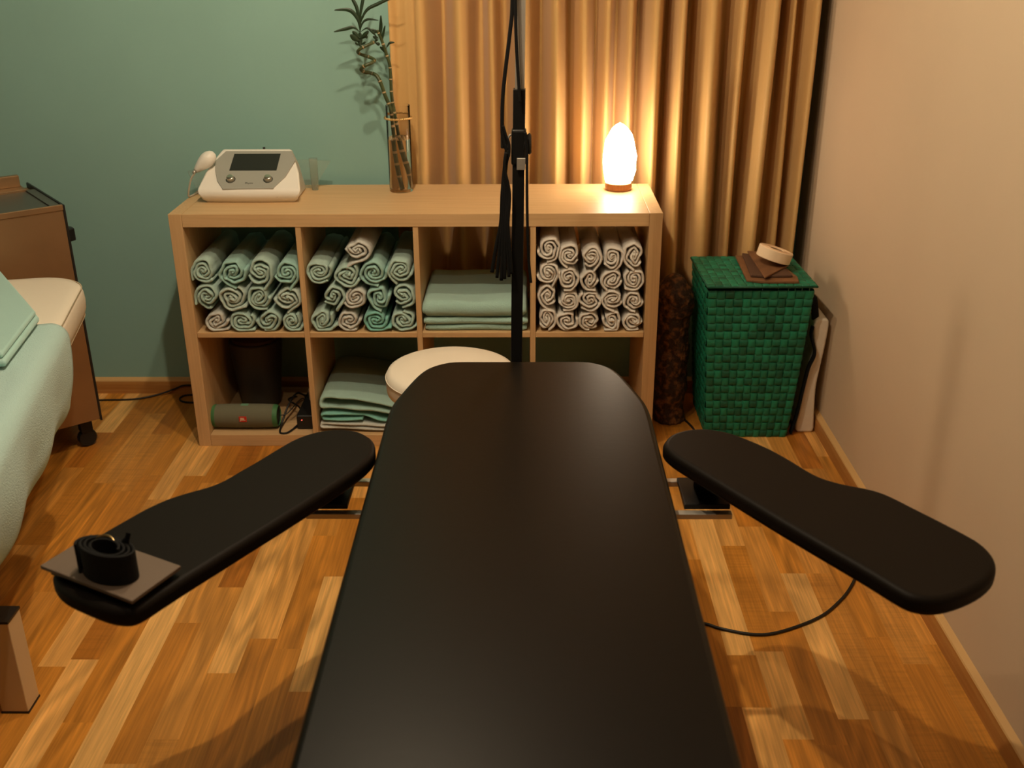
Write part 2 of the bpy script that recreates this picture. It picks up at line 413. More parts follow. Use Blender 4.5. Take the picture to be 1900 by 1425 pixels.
def roll_path(R, sx, sz, seed, rot, tail, tailang, pitch=.0086):
    rnd = random.Random(seed); t = pitch*.90; al = rnd.uniform(0, PI); ca, sa = math.cos(al), math.sin(al); sq = rnd.uniform(.30, .5); a = pitch/PI; Ph = (R*1.025-t*.5+pitch*.42)/a
    e2, p2 = rnd.uniform(.02, .07), rnd.uniform(0, 6); e3, p3 = rnd.uniform(.0, .05), rnd.uniform(0, 6); e5, p5 = rnd.uniform(0, .025), rnd.uniform(0, 6)
    pts = []; S1 = Ph-rnd.uniform(1.0, 2.0); N1 = 120
    # the outer arm ends at angle tailang: rotate so that it does
    off = tailang - Ph
    for i in range(N1+1):
        s = -S1 + (S1+Ph)*i/N1
        r = a*abs(s)
        th = abs(s) + (PI if s < 0 else 0) + off
        if abs(s) < 1.2:
            q = s/1.2; th = 1.2+off + (PI if s < 0 else 0) - .5*(1-abs(q))
        core = min(1, r/(R*.8))
        k = 1 + (e2*math.sin(2*th+p2) + e3*math.sin(3*th+p3) + e5*math.sin(5*th+p5))*(.6+.4*core) + .035*1.6*noise.noise(Vector((math.cos(th)*1.7+seed, math.sin(th)*1.7, s*.25)))
        x, z = r*k*math.cos(th), r*k*math.sin(th)
        wob = .0065*(1-core)
        x += wob*noise.noise(Vector((s*.8, seed, 1))); z += wob*noise.noise(Vector((s*.8, seed, 7)))
        u = min(1, r/(R*.82)); k2 = 1-sq*(1-u)**.8
        a1 = x*ca+z*sa; b1 = (-x*sa+z*ca)*k2
        x, z = a1*ca-b1*sa, a1*sa+b1*ca
        wq = .0095-.0055*min(1, r/R); x, z = x+wq*noise.noise(Vector((x*42+seed, z*42, 5))), z+wq*noise.noise(Vector((x*42, z*42+seed, 9)))
        pts.append(Vector((x*sx, z*sz)))
    # loose end leaving the roll
    d = (pts[-1]-pts[-2]).normalized(); p = pts[-1].copy()
    if tail > 0:
        n = max(3, int(tail/.004)); bend = rnd.uniform(-2, 9)
        for i in range(n):
            ang = bend*.004*(i+1)*.5
            d = Vector((d.x*math.cos(ang)+d.y*math.sin(ang), -d.x*math.sin(ang)+d.y*math.cos(ang))).normalized()
            p = p + d*(tail/n); pts.append(p.copy())
    return pts, t
ROWN = {4: ['top', 'second', 'third', 'bottom']}
WORD = ['first', 'second', 'third', 'fourth', 'fifth']
seedc = 100
def put_roll(x, z, rx, rz, m, label, group, tail, tailang, y0=.006, pitch=.0112, rz_=0, flip=False, lim=(0, 9)):
    global seedc; seedc += 1
    R = (rx+rz)/2
    path, t = roll_path(R, rx/R, rz/R, seedc, 0, tail, tailang, pitch)
    if flip: path = [Vector((-p.x, p.y)) for p in path]
    path = [Vector((min(max(p.x, lim[0]+t*.56-x), lim[1]-t*.56-x), max(p.y, .3940+t*.56-z))) for p in path]
    o = ribbon('rolled_towel', path, t, 0, .33, m, seedc, loc=(x, y0, z)); o.rotation_euler = (0, 0, rz_)
    tag(o, label, 'towel', group)
    return o
Mc = dict(m=M_mint[0], s=M_mint[1], p=M_mint[2], d=M_mint[3], g=M_mint[4])
NC = dict(m='mint', s='sage green', p='pale sage', d='deep mint', g='greyish beige')
# first compartment: 3 rows of 4
C1 = [(.082, .592, .040, .040, 's', .012, 3.6), (.171, .587, .042, .042, 'm', .018, 4.5), (.254, .590, .041, .043, 's', .022, 4.2), (.335, .586, .038, .041, 'm', .030, 4.1),
      (.084, .509, .037, .041, 's', .026, 3.2), (.160, .505, .043, .041, 'p', .014, 5.4), (.243, .508, .039, .040, 's', .012, 4.9), (.331, .504, .040, .040, 'p', .022, 4.3),
      (.104, .430, .038, .0355, 'g', .022, 5.0), (.184, .431, .041, .037, 's', .016, 5.2), (.264, .431, .039, .0365, 's', .016, 4.6), (.338, .429, .034, .0345, 's', .012, 5.6)]
R3 = ['top', 'middle', 'bottom']
for i, (x, z, rx, rz, c, tl, ta) in enumerate(C1):
    put_roll(x, z, rx, rz, Mc[c], 'rolled %s towel, %s from left, %s row, leftmost upper compartment' % (NC[c], WORD[i % 4], R3[i//4]), 'rolled towels in the leftmost upper compartment', tl, ta, flip=i in (2, 3, 7, 10), lim=(.0400, .3745))
C2 = [(.556, .657, .038, .034, 'g', .050, 4.55), (.434, .590, .040, .038, 's', .016, 5.0), (.519, .580, .040, .040, 's', .010, 5.6), (.602, .586, .042, .041, 'm', .020, 4.5), (.683, .593, .039, .040, 's', .014, 4.1),
      (.470, .511, .037, .036, 's', .026, 4.0), (.541, .507, .035, .037, 'g', .012, 5.7), (.614, .507, .036, .0375, 'm', .010, 4.6), (.687, .514, .037, .038, 's', .018, 4.3),
      (.434, .434, .040, .0385, 's', .022, 5.5), (.517, .432, .037, .0370, 'g', .012, 5.0), (.600, .433, .041, .0375, 'd', .026, 5.3), (.683, .432, .038, .0365, 's', .012, 5.6)]
for i, (x, z, rx, rz, c, tl, ta) in enumerate(C2):
    if i == 0: lb = 'lone %s rolled towel on top of the pile in the second upper compartment' % NC[c]
    else: lb = 'rolled %s towel, %s from left, %s full row, second upper compartment' % (NC[c], WORD[(i-1) % 4], R3[(i-1)//4])
    put_roll(x, z, rx, rz, Mc[c], lb, 'rolled towels in the second upper compartment', tl, ta, flip=i in (0, 5, 6, 8), lim=(.3920, .7260))
C4 = [(1.133, .659, .037, .038), (1.197, .641, .032, .038), (1.261, .634, .031, .038), (1.326, .632, .033, .039), (1.391, .640, .035, .040),
      (1.131, .583, .034, .036), (1.194, .567, .033, .036), (1.259, .562, .031, .034), (1.327, .562, .035, .032), (1.394, .563, .034, .036),
      (1.132, .512, .034, .036), (1.195, .496, .031, .036), (1.261, .496, .034, .035), (1.330, .499, .034, .034), (1.396, .494, .032, .034),
      (1.128, .437, .030, .038), (1.193, .428, .035, .0325), (1.263, .429, .033, .033), (1.330, .429, .031, .0325), (1.396, .429, .032, .033)]
R4 = ['top', 'second', 'third', 'bottom']; rnd = random.Random(8)
for i, (x, z, rx, rz) in enumerate(C4):
    put_roll(x, z, rx, rz, M_creamt, 'rolled cream towel, %s from left, %s row, rightmost upper compartment' % (WORD[i % 5], R4[i//5]),
             'rolled cream towels in the rightmost upper compartment', rnd.choice([.008, .012, .018]), rnd.uniform(4.0, 5.7), pitch=.0096, flip=i in (0, 2, 3, 5, 6, 9, 11, 12, 15, 18), lim=(1.0950, 1.4300))
def stack_z(zc): return zc
# folded towels, third upper compartment: folded edge faces front
def folded_front(name, x0, x1, z0, th, m, label, seed, y0=.012, dep=.32, droop=.004, rz=0):
    nx, ny = 26, 22; verts = []; faces = []
    prof = []
    R = th/2
    # loop in (y, z): bottom back -> front round -> top back
    for i in range(ny): prof.append((y0+dep-(dep-R)*i/(ny-1), 0))
    for i in range(1, 8): a = PI*i/8; prof.append((y0+R-R*math.sin(a)*1.0, R-R*math.cos(a)))
    for i in range(ny): prof.append((y0+R+(dep-R)*i/(ny-1), th))
    k = len(prof)
    for i in range(nx+1):
        u = i/nx; x = x0+(x1-x0)*u
        edge = min(u, 1-u)
        rr = min(1, (edge/.04))**.5 if edge < .04 else 1
        for j, (y, z) in enumerate(prof):
            zz = (z-R)*(.55+.45*rr)+R
            n1 = noise.noise(Vector((x*9+seed, y*7, z*20)))*.006*(z/th)
            n2 = noise.noise(Vector((x*5, seed, z*30)))*.006
            verts.append((x + (noise.noise(Vector((y*9, seed*2, z*9)))*.003), y+n2*(1 if y < .05 else .3), z0+zz+max(n1, -.004)))
    for i in range(nx):
        for j in range(k-1):
            a = i*k+j; faces.append((a, a+1, a+k+1, a+k))
        faces.append((i*k+k-1, i*k, (i+1)*k, (i+1)*k+k-1))
    faces.append(tuple(range(k))[::-1]); faces.append(tuple(nx*k+j for j in range(k)))
    o = pyd(name, verts, faces, m, smooth=True); return tag(o, label, 'towel', 'folded towels in the third upper compartment')
folded_front('folded_towel', .752, 1.068, .3945, .018, M_towel, 'thin folded green towel, bottom of the stack in the third upper compartment', 3, .016, .33)
folded_front('folded_towel', .748, 1.070, .4160, .020, M_towel, 'folded green towel in the middle of the stack in the third upper compartment', 5, .010, .34)
folded_front('folded_towel', .746, 1.066, .4395, .050, M_towel, 'thick folded green towel on top of the stack in the third upper compartment', 9, .006, .35)
# folded towels, second lower compartment: the side of the fold faces front, layers seen as loops
def folded_side(path, t, m, label, seed, y1=.36):
    P = [(p.x, p.y) for p in spline([Vector((x, z, 0)) for x, z in path], 8)]
    o = ribbon('folded_towel', P, t, .02, y1, m, seed, ywob=.006,
               sag=lambda x, y: .012*math.sin(max(0, min(1, (y-.02)/.3))*PI*.5) * (1 if x > 0 else 1) * 0)
    tag(o, label, 'towel', 'folded towels in the second lower compartment'); return o
T = .0115
folded_side([(.66, .050), (.60, .050), (.54, .052), (.45, .056), (.405, .0585), (.400, .0655), (.41, .070), (.47, .0695), (.54, .066), (.60, .064), (.665, .064)], .0105, M_mint[4], 'pale grey folded towel, bottom of the stack in the second lower compartment', 21)
folded_side([(.535, .086), (.47, .084), (.42, .086), (.405, .0895), (.403, .098), (.411, .1045), (.45, .1035), (.52, .1015), (.556, .095), (.60, .082), (.66, .079), (.69, .079)], .0098, M_mint[3], 'bright mint folded towel in the middle of the stack in the second lower compartment', 22)
folded_side([(.68, .104), (.64, .108), (.57, .119), (.50, .124), (.43, .127), (.408, .131), (.403, .143), (.409, .157), (.425, .163), (.46, .163), (.51, .158), (.57, .148), (.63, .134), (.685, .121)], .0125, M_towel, 'thick grey-green folded towel, top of the stack in the second lower compartment', 23)

# ------------------------------------------------------------------ therapy console on the shelf
dev = thing('therapy_console', 'white desktop therapy device with grey face and dark screen on the shelf', 'medical device', (.2125, .14, .77))
# cross sections: (y, z, half width)
sec = [(.012, .000, .138), (.003, .010, .143), (-.004, .020, .152), (-.006, .030, .159), (-.002, .040, .160), (.004, .046, .159), (.060, .082, .146), (.120, .1205, .122), (.140, .133, .112), (.150, .136, .108), (.166, .132, .107), (.185, .080, .125), (.190, .010, .138), (.185, 0, .138)]
v = []; f = []; cols = 9
for y, z, hw in sec:
    for i in range(cols):
        u = -1+2*i/(cols-1)
        bow = -.006*(1-u*u) if y < .02 else 0
        v.append((u*hw + .0, y+bow, z + (.0022*(1-u*u) if .04 < z < .13 and y < .13 else 0)))
ns = len(sec)
for j in range(ns):
    j2 = (j+1) % ns
    for i in range(cols-1): f.append((j*cols+i, j*cols+i+1, j2*cols+i+1, j2*cols+i))
f.append(tuple(j*cols for j in range(ns))); f.append(tuple(j*cols+cols-1 for j in range(ns))[::-1])
o = pyd('housing', v, f, M_white, dev); bevel(o, .006, 4, 50); smooth_by_angle(o, 50)
Sx = Vector((0, .145, .093)).normalized(); Nx = Vector((1, 0, 0)).cross(Sx)
O0 = Vector((-.0125, 0, .042))
def PM(off=0.0):   # plane frame of the sloped face: x right, y up the slope, z out
    m = Matrix((Vector((1, 0, 0)), Sx, Nx)).transposed().to_4x4(); m.translation = O0 + Nx*off; return m
sh_ = lambda pts, dy=0: [(x-.2+.0, y+dy) for x, y in pts]
plate = sh_([(.119, .160), (.327, .160), (.343, .119), (.321, .050), (.289, -.003), (.134, -.005), (.112, .030), (.098, .076), (.092, .117)])
plate = plate[::-1]
o = MB().prism(plate, .0015, .0075, PM()).build('face_plate', M_grey, dev); bevel(o, .0012, 2)
o = MB().prism(sh_([(.148, .146), (.143, .073), (.290, .073), (.294, .146)]), .0072, .0085, PM()).build('screen', M_screen, dev)
M_chr = mat('satin_knob', (.62, .55, .45), .28, metal=1)
for kx in (.153, .269):
    Mk = PM() @ Matrix.Translation((kx-.2, .035, .0065))
    o = MB().lathe([(0, 0), (.0115, 0), (.0115, .009), (.0105, .0125), (.0085, .0135), (0, .0125)], 28, Mk).build('knob', M_chr, dev); smooth_by_angle(o, 35)
    o = MB().lathe([(.0122, 0), (.0150, 0), (.0150, .0012), (.0122, .0012)], 28, Mk, closed=True).build('knob_ring', M_screen, dev)
text_mesh('Physio', .0095, 'maker_mark', M_screen, dev, PM() @ Matrix.Translation((.0125, .019, .0078)), .0001)
MB().box(.064, .089, -.0075, -.0045, .019, .0203).build('card_slot', M_blackp, dev)
MB().lathe([(0, 0), (.004, 0), (.004, .006), (0, .006)], 12, Matrix.Translation((.02, .162, .134))).build('rear_button', M_blackp, dev)
# clear acrylic accessory holder behind
ac = thing('accessory_holder', 'clear acrylic accessory holder with a round gel cup behind the therapy device', 'holder', (.2, .30, .77))
o = MB().prism([(-.215, 0), (.175, 0), (.235, .088), (.165, .092), (-.13, .09), (-.235, .055)], -.002, .002, Matrix.Translation((0, .045, 0)) @ Matrix.Rotation(PI/2, 4, 'X')).build('back_sheet', M_acryl, ac)
o = MB().lathe([(.010, 0), (.0125, .045), (.0135, .102), (.0122, .102), (.0112, .046), (.0085, .002)], 24, Matrix.Translation((.183, .015, 0)), closed=True).build('gel_cup', M_acryl, ac); smooth_by_angle(o)
hd = thing('treatment_handpiece', 'white egg-shaped handpiece leaning left of the therapy device', 'handpiece', (.061, .215, .770))
A = Vector((.036, .2, .856)); B = Vector((.092, .215, .905)); ax = (B-A).normalized()
rot = ax.to_track_quat('Z', 'Y').to_matrix().to_4x4(); rot.translation = A - Vector((.061, .215, .770))
Lh = (B-A).length+.012
prof = [(0, 0)] + [(.026*math.sin(PI*(t**.80))**.8*(.42+.58*t if t < .6 else .77+.1*(t-.6)), Lh*t) for t in [i/16 for i in range(1, 16)]] + [(0, Lh)]
prof = [(0, 0), (.0075, .001), (.0105, .008), (.0145, .018), (.0195, .032), (.0225, .045), (.0230, .056), (.0205, .067), (.0150, .076), (.0080, .0815), (0, .083)]
o = MB().lathe(prof, 28, rot).build('grip', M_white, hd, smooth=True)
o = MB().lathe([(.0, -.010), (.0045, -.010), (.0055, 0), (0, .001)], 16, rot).build('strain_relief', M_alu, hd, smooth=True)
hp = [Vector(p)-Vector((.061, .215, .770)) for p in spline([(.034, .198, .850), (.022, .197, .835), (.013, .199, .812), (.006, .200, .788), (.004, .208, .7745), (.012, .245, .7735), (.022, .30, .7735), (.05, .352, .7735), (.10, .368, .7735), (.19, .372, .774)], 8)]
o = MB().tube(hp, .0028, 8).build('cable', mat('beige_cable', (.55, .47, .36), .5), hd, smooth=True)

# ------------------------------------------------------------------ glass vase with lucky bamboo
vs = thing('glass_vase', 'tall clear glass cylinder vase with gold bead trim on the shelf', 'vase', (.664, .300, .77))
o = MB().lathe([(0, 0), (.0365, 0), (.0375, .004), (.0380, .268), (.0372, .270), (.0362, .268), (.0358, .012), (.034, .008), (0, .008)], 48).build('glass', M_glass, vs); smooth_by_angle(o, 50)
o = MB().lathe([(0, .0085), (.0335, .0085), (.0354, .0125), (.0356, .166), (0, .166)], 48).build('water', M_water, vs); smooth_by_angle(o, 40)
bd = MB()
for i in range(44):
    a = 2*PI*i/44
    bd.lathe([(0, -.0040), (.0026, -.0026), (.0034, 0), (.0026, .0026), (0, .0040)], 8, Matrix.Translation((.0416*math.cos(a), .0416*math.sin(a), .231)))
bd.build('bead_trim', M_gold, vs, smooth=True)
M_stalk = mat('bamboo_stalk', (.050, .065, .022), .4, var=(60, .25)); M_leaf = mat('bamboo_leaf', (.014, .032, .012), .45, var=(20, .2))
M_node = mat('bamboo_node', (.42, .30, .16), .5)
def stalk(name, pts, r, label, leaves, nodes_every=.034, y_bot=None):
    base = Vector(pts[0]); root = thing(name, label, 'plant', base)
    P = [p-base for p in spline(pts, 10)]
    rr = []; d = 0; nd = [0]; rings = []
    for i, p in enumerate(P):
        if i: d += (p-P[i-1]).length
        if d-nd[-1] > nodes_every: nd.append(d); rings.append(i)
        rr.append(r*(1-.25*i/len(P)))
    for i in rings: rr[i] *= 1.14
    so = MB().tube(P, rr, 12).build('stalk', M_stalk, root, smooth=True); so.data.materials.append(M_node)
    for i in rings:
        if i < len(P)-1:
            a_ = P[i]; 
            for pg in so.data.polygons:
                if len(pg.vertices) == 4 and min(pg.vertices)//12 == i and max(pg.vertices)//12 == i+1: pg.material_index = 1
    for lf in leaves:
        pth = spline([Vector(q)-base for q in lf[0]], 8); wl = lf[1]; vv = []; ff = []; n = len(pth)
        side0 = lf[2] if len(lf) > 2 else Vector((0, 0, 1))
        for i, p in enumerate(pth):
            t = (pth[min(i+1, n-1)]-pth[max(i-1, 0)]).normalized(); u = i/(n-1)
            wd = wl*(.22 + .78*math.sin(PI*min(1, max(0, (u-.15)/.85))**1.0)) * (1 if u < .97 else .25)
            if u < .3: wd = wl*(.18+.6*(u/.3)**2)
            if u >= .999: wd = .0002
            sd = (side0 - t*side0.dot(t)).normalized(); nn = t.cross(sd)
            vv += [p-sd*wd, p+nn*wd*.25, p+sd*wd]
        for i in range(n-1):
            for k in (0, 1): a = i*3+k; ff.append((a, a+1, a+4, a+3))
        o = pyd('leaf', vv, ff, M_leaf, root, smooth=True); s = o.modifiers.new('t', 'SOLIDIFY'); s.thickness = .0006
    return root
Y = .290
SP = [(.668, .289, .780), (.660, .288, .83), (.652, .287, .90), (.647, .287, .98), (.642, .289, 1.032), (.628, .291, 1.070), (.616, .292, 1.108), (.603, .300, 1.129), (.585, .306, 1.136), (.567, .298, 1.140), (.559, .283, 1.150), (.572, .270, 1.161), (.594, .276, 1.170), (.601, .292, 1.176), (.583, .304, 1.184), (.562, .300, 1.191), (.552, .286, 1.200), (.562, .274, 1.211), (.584, .278, 1.221), (.604, .290, 1.229)]
Zu = Vector((0, 0, 1)); Xu = Vector((1, 0, 0)); Yu = Vector((0, 1, 0))
cr_ = (.565, .285)
def L3(a, *pts): return [a]+list(pts)
lv = []
tp = (.562, .280, 1.214)
stemtop = (.563, .284, 1.258)
lv += [([tp, (.561, .282, 1.235), stemtop], .0085, Xu),
       ([stemtop, (.562, .283, 1.285), (.548, .282, 1.312), (.528, .280, 1.323), (.490, .276, 1.322)], .0062, Zu),
       ([stemtop, (.560, .284, 1.290), (.558, .284, 1.325), (.546, .286, 1.352), (.532, .288, 1.372)], .0055, Xu),
       ([stemtop, (.566, .284, 1.300), (.572, .284, 1.330), (.582, .286, 1.365), (.596, .286, 1.39)], .0050, Xu),
       ([stemtop, (.568, .284, 1.290), (.588, .284, 1.322), (.620, .286, 1.338), (.655, .286, 1.352), (.69, .288, 1.358)], .0052, Zu),
       ([stemtop, (.572, .284, 1.284), (.590, .284, 1.295), (.622, .280, 1.292)], .0035, Zu),
       ([stemtop, (.545, .282, 1.272), (.520, .280, 1.268), (.484, .276, 1.260)], .0052, Zu),
       ([stemtop, (.585, .284, 1.270), (.600, .284, 1.258), (.612, .286, 1.246)], .0035, Zu),
       ([(.562, .282, 1.240), (.550, .280, 1.252), (.541, .279, 1.262)], .0065, Zu),
       ([(.562, .282, 1.232), (.548, .278, 1.240), (.534, .274, 1.252)], .0085, Zu),
       ([(.563, .282, 1.240), (.576, .282, 1.250), (.590, .280, 1.262)], .0060, Zu),
       ([(.563, .282, 1.236), (.578, .284, 1.246), (.584, .284, 1.240)], .0050, Zu),
       ([(.562, .282, 1.222), (.572, .280, 1.226), (.578, .280, 1.232)], .0035, Zu), ([(.562, .282, 1.220), (.552, .280, 1.224), (.547, .278, 1.230)], .0035, Zu),
       ([(.604, .290, 1.229), (.612, .290, 1.238), (.600, .288, 1.246)], .0055, Zu), ([(.604, .290, 1.229), (.614, .290, 1.224), (.620, .292, 1.220)], .0050, Zu)]
stalk('curly_lucky_bamboo', SP, .0062, 'spiral-curled lucky bamboo stalk with a leafy top standing in the vase', lv)
ST = [(.688, .312, .780), (.680, .312, .83), (.667, .312, .90), (.656, .312, .98), (.649, .311, 1.032), (.646, .309, 1.072), (.646, .308, 1.106), (.646, .308, 1.137), (.644, .308, 1.164), (.634, .306, 1.200), (.623, .304, 1.238), (.612, .302, 1.262)]
lv2 = [([(.628, .305, 1.222), (.622, .302, 1.250), (.625, .300, 1.275), (.627, .298, 1.306)], .0055, Xu), ([(.626, .305, 1.228), (.630, .303, 1.250), (.638, .300, 1.276)], .0040, Xu),
       ([(.612, .302, 1.262), (.600, .300, 1.262), (.588, .298, 1.264)], .0045, Zu), ([(.640, .307, 1.185), (.628, .305, 1.205), (.618, .303, 1.214)], .0050, Xu),
       ([(.637, .307, 1.208), (.648, .306, 1.224), (.664, .305, 1.226)], .0035, Zu), ([(.620, .304, 1.245), (.610, .302, 1.258), (.602, .300, 1.252)], .0045, Zu)]
stalk('straight_lucky_bamboo', ST, .0060, 'straight lucky bamboo stalk with pale rings standing in the vase', lv2)

# ------------------------------------------------------------------ salt lamp
sl = thing('salt_lamp', 'glowing white salt crystal lamp on a round wooden base on the shelf', 'lamp', (1.363, .310, .77))
o = MB().lathe([(0, 0), (.040, 0), (.0425, .004), (.0435, .012), (.0415, .0225), (.038, .0245), (0, .0245)], 40).build('base', wood_mat('lamp_base_wood', (.42, .17, .05), (.30, .10, .03), 2, .35), sl); smooth_by_angle(o, 40)
rows = [(.790, 1.325, 1.383), (.800, 1.319, 1.409), (.828, 1.3145, 1.417), (.852, 1.309, 1.418), (.878, 1.309, 1.4175), (.905, 1.312, 1.413), (.930, 1.318, 1.408), (.950, 1.328, 1.400), (.963, 1.337, 1.386), (.973, 1.348, 1.374)]
rnd = random.Random(3); v = []; f = []; n = 12
for k, (z, a, b) in enumerate(rows):
    cx = (a+b)/2-1.363; hw = (b-a)/2
    for i in range(n):
        th = 2*PI*(i+.5*(k % 2))/n; j = 1+rnd.uniform(-.05, .03)
        v.append((cx+hw*j*math.cos(th), hw*.85*j*math.sin(th), z-.77+rnd.uniform(-.003, .003)))
v.append((0, 0, .0245)); v.append((-.002, 0, .982-.77)); nb_, nt_ = len(v)-2, len(v)-1
for k in range(len(rows)-1):
    for i in range(n):
        j = (i+1) % n; A, B, Cc, D = k*n+i, k*n+j, (k+1)*n+i, (k+1)*n+j
        if k % 2 == 0: f += [(A, B, Cc), (B, D, Cc)]
        else: f += [(A, B, D), (A, D, Cc)]
for i in range(n): j = (i+1) % n; f += [(j, i, nb_), ((len(rows)-1)*n+i, (len(rows)-1)*n+j, nt_)]
pyd('crystal', v, f, mat('glowing_salt', (.9, .8, .7), .6, emit=((1.0, .80, .57), 27)), sl)

# ------------------------------------------------------------------ treatment table in the foreground
tb = thing('treatment_table', 'long black padded treatment table with two swivel arm boards in the foreground', 'treatment table', (1.05, -1.6, 0))
off = Vector((1.05, -1.6, 0))
def pad(name, outline, ztop, th, bv, parent, m, k=3):
    P = [(p.x-off.x, p.y-off.y) for p in spline([Vector((x, y, 0)) for x, y in outline], k, closed=True)]
    o = MB().prism(P, ztop-th, ztop).build(name, m, parent); bevel(o, bv, 5, 50); smooth_by_angle(o, 30)
    for p_ in o.data.polygons: p_.use_smooth = True
    return o
half = [(1.048, -.734), (1.13, -.734), (1.202, -.735), (1.235, -.748), (1.262, -.772), (1.281, -.808), (1.295, -.853), (1.312, -.920), (1.324, -.975), (1.3285, -1.044), (1.3285, -1.17), (1.3285, -1.5), (1.3285, -1.9), (1.3285, -2.3), (1.325, -2.42), (1.30, -2.46), (1.2, -2.47), (1.048, -2.47)]
outl = half + [(2.096-x, y) for x, y in half[::-1][1:-1]]
pad('cushion', outl, .60, .055, .012, tb, M_black, 3)
armR = [(1.336, -1.179), (1.346, -1.147), (1.362, -1.124), (1.391, -1.106), (1.423, -1.100), (1.453, -1.106), (1.481, -1.121), (1.513, -1.151), (1.549, -1.195), (1.578, -1.243), (1.600, -1.285), (1.616, -1.308), (1.635, -1.324), (1.659, -1.338), (1.687, -1.350), (1.710, -1.365), (1.729, -1.387), (1.752, -1.422), (1.784, -1.470), (1.808, -1.508), (1.824, -1.539), (1.829, -1.574), (1.822, -1.607), (1.804, -1.637), (1.770, -1.668), (1.725, -1.694), (1.690, -1.704), (1.665, -1.700), (1.644, -1.684), (1.605, -1.622), (1.554, -1.546), (1.504, -1.470), (1.458, -1.397), (1.418, -1.333), (1.376, -1.266), (1.348, -1.219)]
armL = [(.762, -1.185), (.754, -1.154), (.739, -1.132), (.716, -1.112), (.681, -1.102), (.643, -1.109), (.610, -1.130), (.586, -1.158), (.563, -1.198), (.539, -1.243), (.514, -1.286), (.494, -1.321), (.471, -1.346), (.437, -1.369), (.406, -1.395), (.381, -1.427), (.360, -1.463), (.336, -1.506), (.314, -1.553), (.302, -1.600), (.301, -1.635), (.311, -1.655), (.334, -1.680), (.371, -1.704), (.420, -1.730), (.452, -1.737), (.472, -1.728), (.494, -1.692), (.522, -1.645), (.560, -1.584), (.603, -1.515), (.652, -1.436), (.703, -1.350), (.744, -1.274), (.762, -1.222)]
for nm, ol, piv in (('arm_board', armR, (1.43, -1.19)), ('arm_board', armL, (.665, -1.19))):
    a = pad(nm, ol, .60, .034, .011, tb, M_black2, 3)
    a['label'] = 'black padded arm board on the %s side' % ('right' if ol is armR else 'left')
    px, py = piv[0]-off.x, piv[1]-off.y
    s = MB().lathe([(0, .512), (.030, .512), (.030, .530), (.020, .535), (.020, .5655), (0, .5655)], 24, Matrix.Translation((px, py, 0))).build('pivot', M_blackm, a); smooth_by_angle(s)
    sx = 1 if ol is armR else -1
    x0, x1 = (1.372, 1.462) if sx > 0 else (.634, .712)
    o = MB().box(x0-off.x, x1-off.x, -1.262-off.y, -1.150-off.y, .500, .511).build('mounting_plate', M_blackm, tb); bevel(o, .002)
for y in (-1.270, -1.140):
    o = MB().box(.632-off.x, 1.464-off.x, y-off.y-.008, y-off.y+.008, .487, .499).build('cross_rail', M_alu, tb); bevel(o, .0015)
o = MB().box(-.20, .20, -.75, .72, .515, .545).build('top_frame', M_blackm, tb); bevel(o, .003)
o = MB().box(-.09, .09, -.14, .16, .10, .515).build('lift_column', M_blackm, tb); bevel(o, .006)
o = MB().box(-.24, .24, -.62, -.54, .02, .09).box(-.24, .24, .42, .50, .02, .09).box(-.08, .08, -.54, .42, .03, .10).build('base_frame', M_blackm, tb); bevel(o, .004)
for x in (-.21, .21):
    for y in (-.58, .46): MB().lathe([(0, 0), (.022, 0), (.022, .02), (0, .02)], 16, Matrix.Translation((x, y, 0))).build('foot', M_blackp, tb)
o = MB().box(-.315, -.24, .32, .37, .03, .05).build('foot_pedal', M_blackp, tb); bevel(o, .004)

# board and strap roll lying on the left arm board
b = Vector((.396, -1.640, .6005))
q = [(.286, -1.640), (.466, -1.736), (.512, -1.640), (.332, -1.545)]
pb = MB().prism([(x-b.x, y-b.y) for x, y in q], .010, .017).build('grey_board', mat('taupe_board', (.13, .092, .065), .6), None, loc=b); bevel(pb, .0015)
pb.name = 'support_board'
tag(pb, 'small rectangular taupe board lying on the end of the left arm board', 'board')
MB().prism([(x*.86, y*.80) for x, y in [(p[0]-b.x, p[1]-b.y) for p in q]], 0, .010).build('foam_underside', M_blackp, pb)
rl = thing('rolled_strap', 'thick black strap rolled up on the small taupe board', 'strap', (.408, -1.664, .6178))
ov = []
for i in range(150):
    t_ = i/149; th = 2*PI*3.6*t_; r = .012+.016*t_*1.0; 
    ov.append(Vector((r*1.95*math.cos(th), r*1.10*math.sin(th), 0)))
v = []; f = []; n = len(ov); Rz = Matrix.Rotation(math.radians(-24), 3, 'Z')
for i, p in enumerate(ov):
    d = (ov[min(i+1, n-1)]-ov[max(i-1, 0)]).normalized(); nn = Vector((-d.y, d.x, 0)); hh = .052+.003*math.sin(i*.13)
    z0 = .002*(1-i/n)
    for s, z in ((-.5, z0), (-.5, hh-.001), (0, hh), (.5, hh-.001), (.5, z0)): v.append(Rz @ (p+nn*s*.0042+Vector((0, 0, z))))
for i in range(n-1):
    for j in range(5): a = i*5+j; a2 = i*5+(j+1) % 5; f.append((a, a2, a2+5, a+5))
f += [tuple(range(5)), tuple((n-1)*5+j for j in range(5))]
pyd('webbing', v, f, M_strap, rl, smooth=False)
glint = MB().tube([Rz @ Vector(p) for p in spline([(-.030, .010, .050), (-.020, .017, .054), (-.006, .018, .055), (.006, .014, .050)], 6)], .0038, 10, .5).build('buckle_or_glint', M_gold, rl, smooth=True)  # gold tube shaped to stand in for a highlight inside the roll
fl = MB().tube([Rz @ Vector(p) for p in spline([(.012, .020, .040), (.022, .024, .056), (.026, .026, .068)], 6)], [.006]*6+[.004]*6+[.002], 8, .35).build('strap_tip', M_strap, rl, smooth=True)

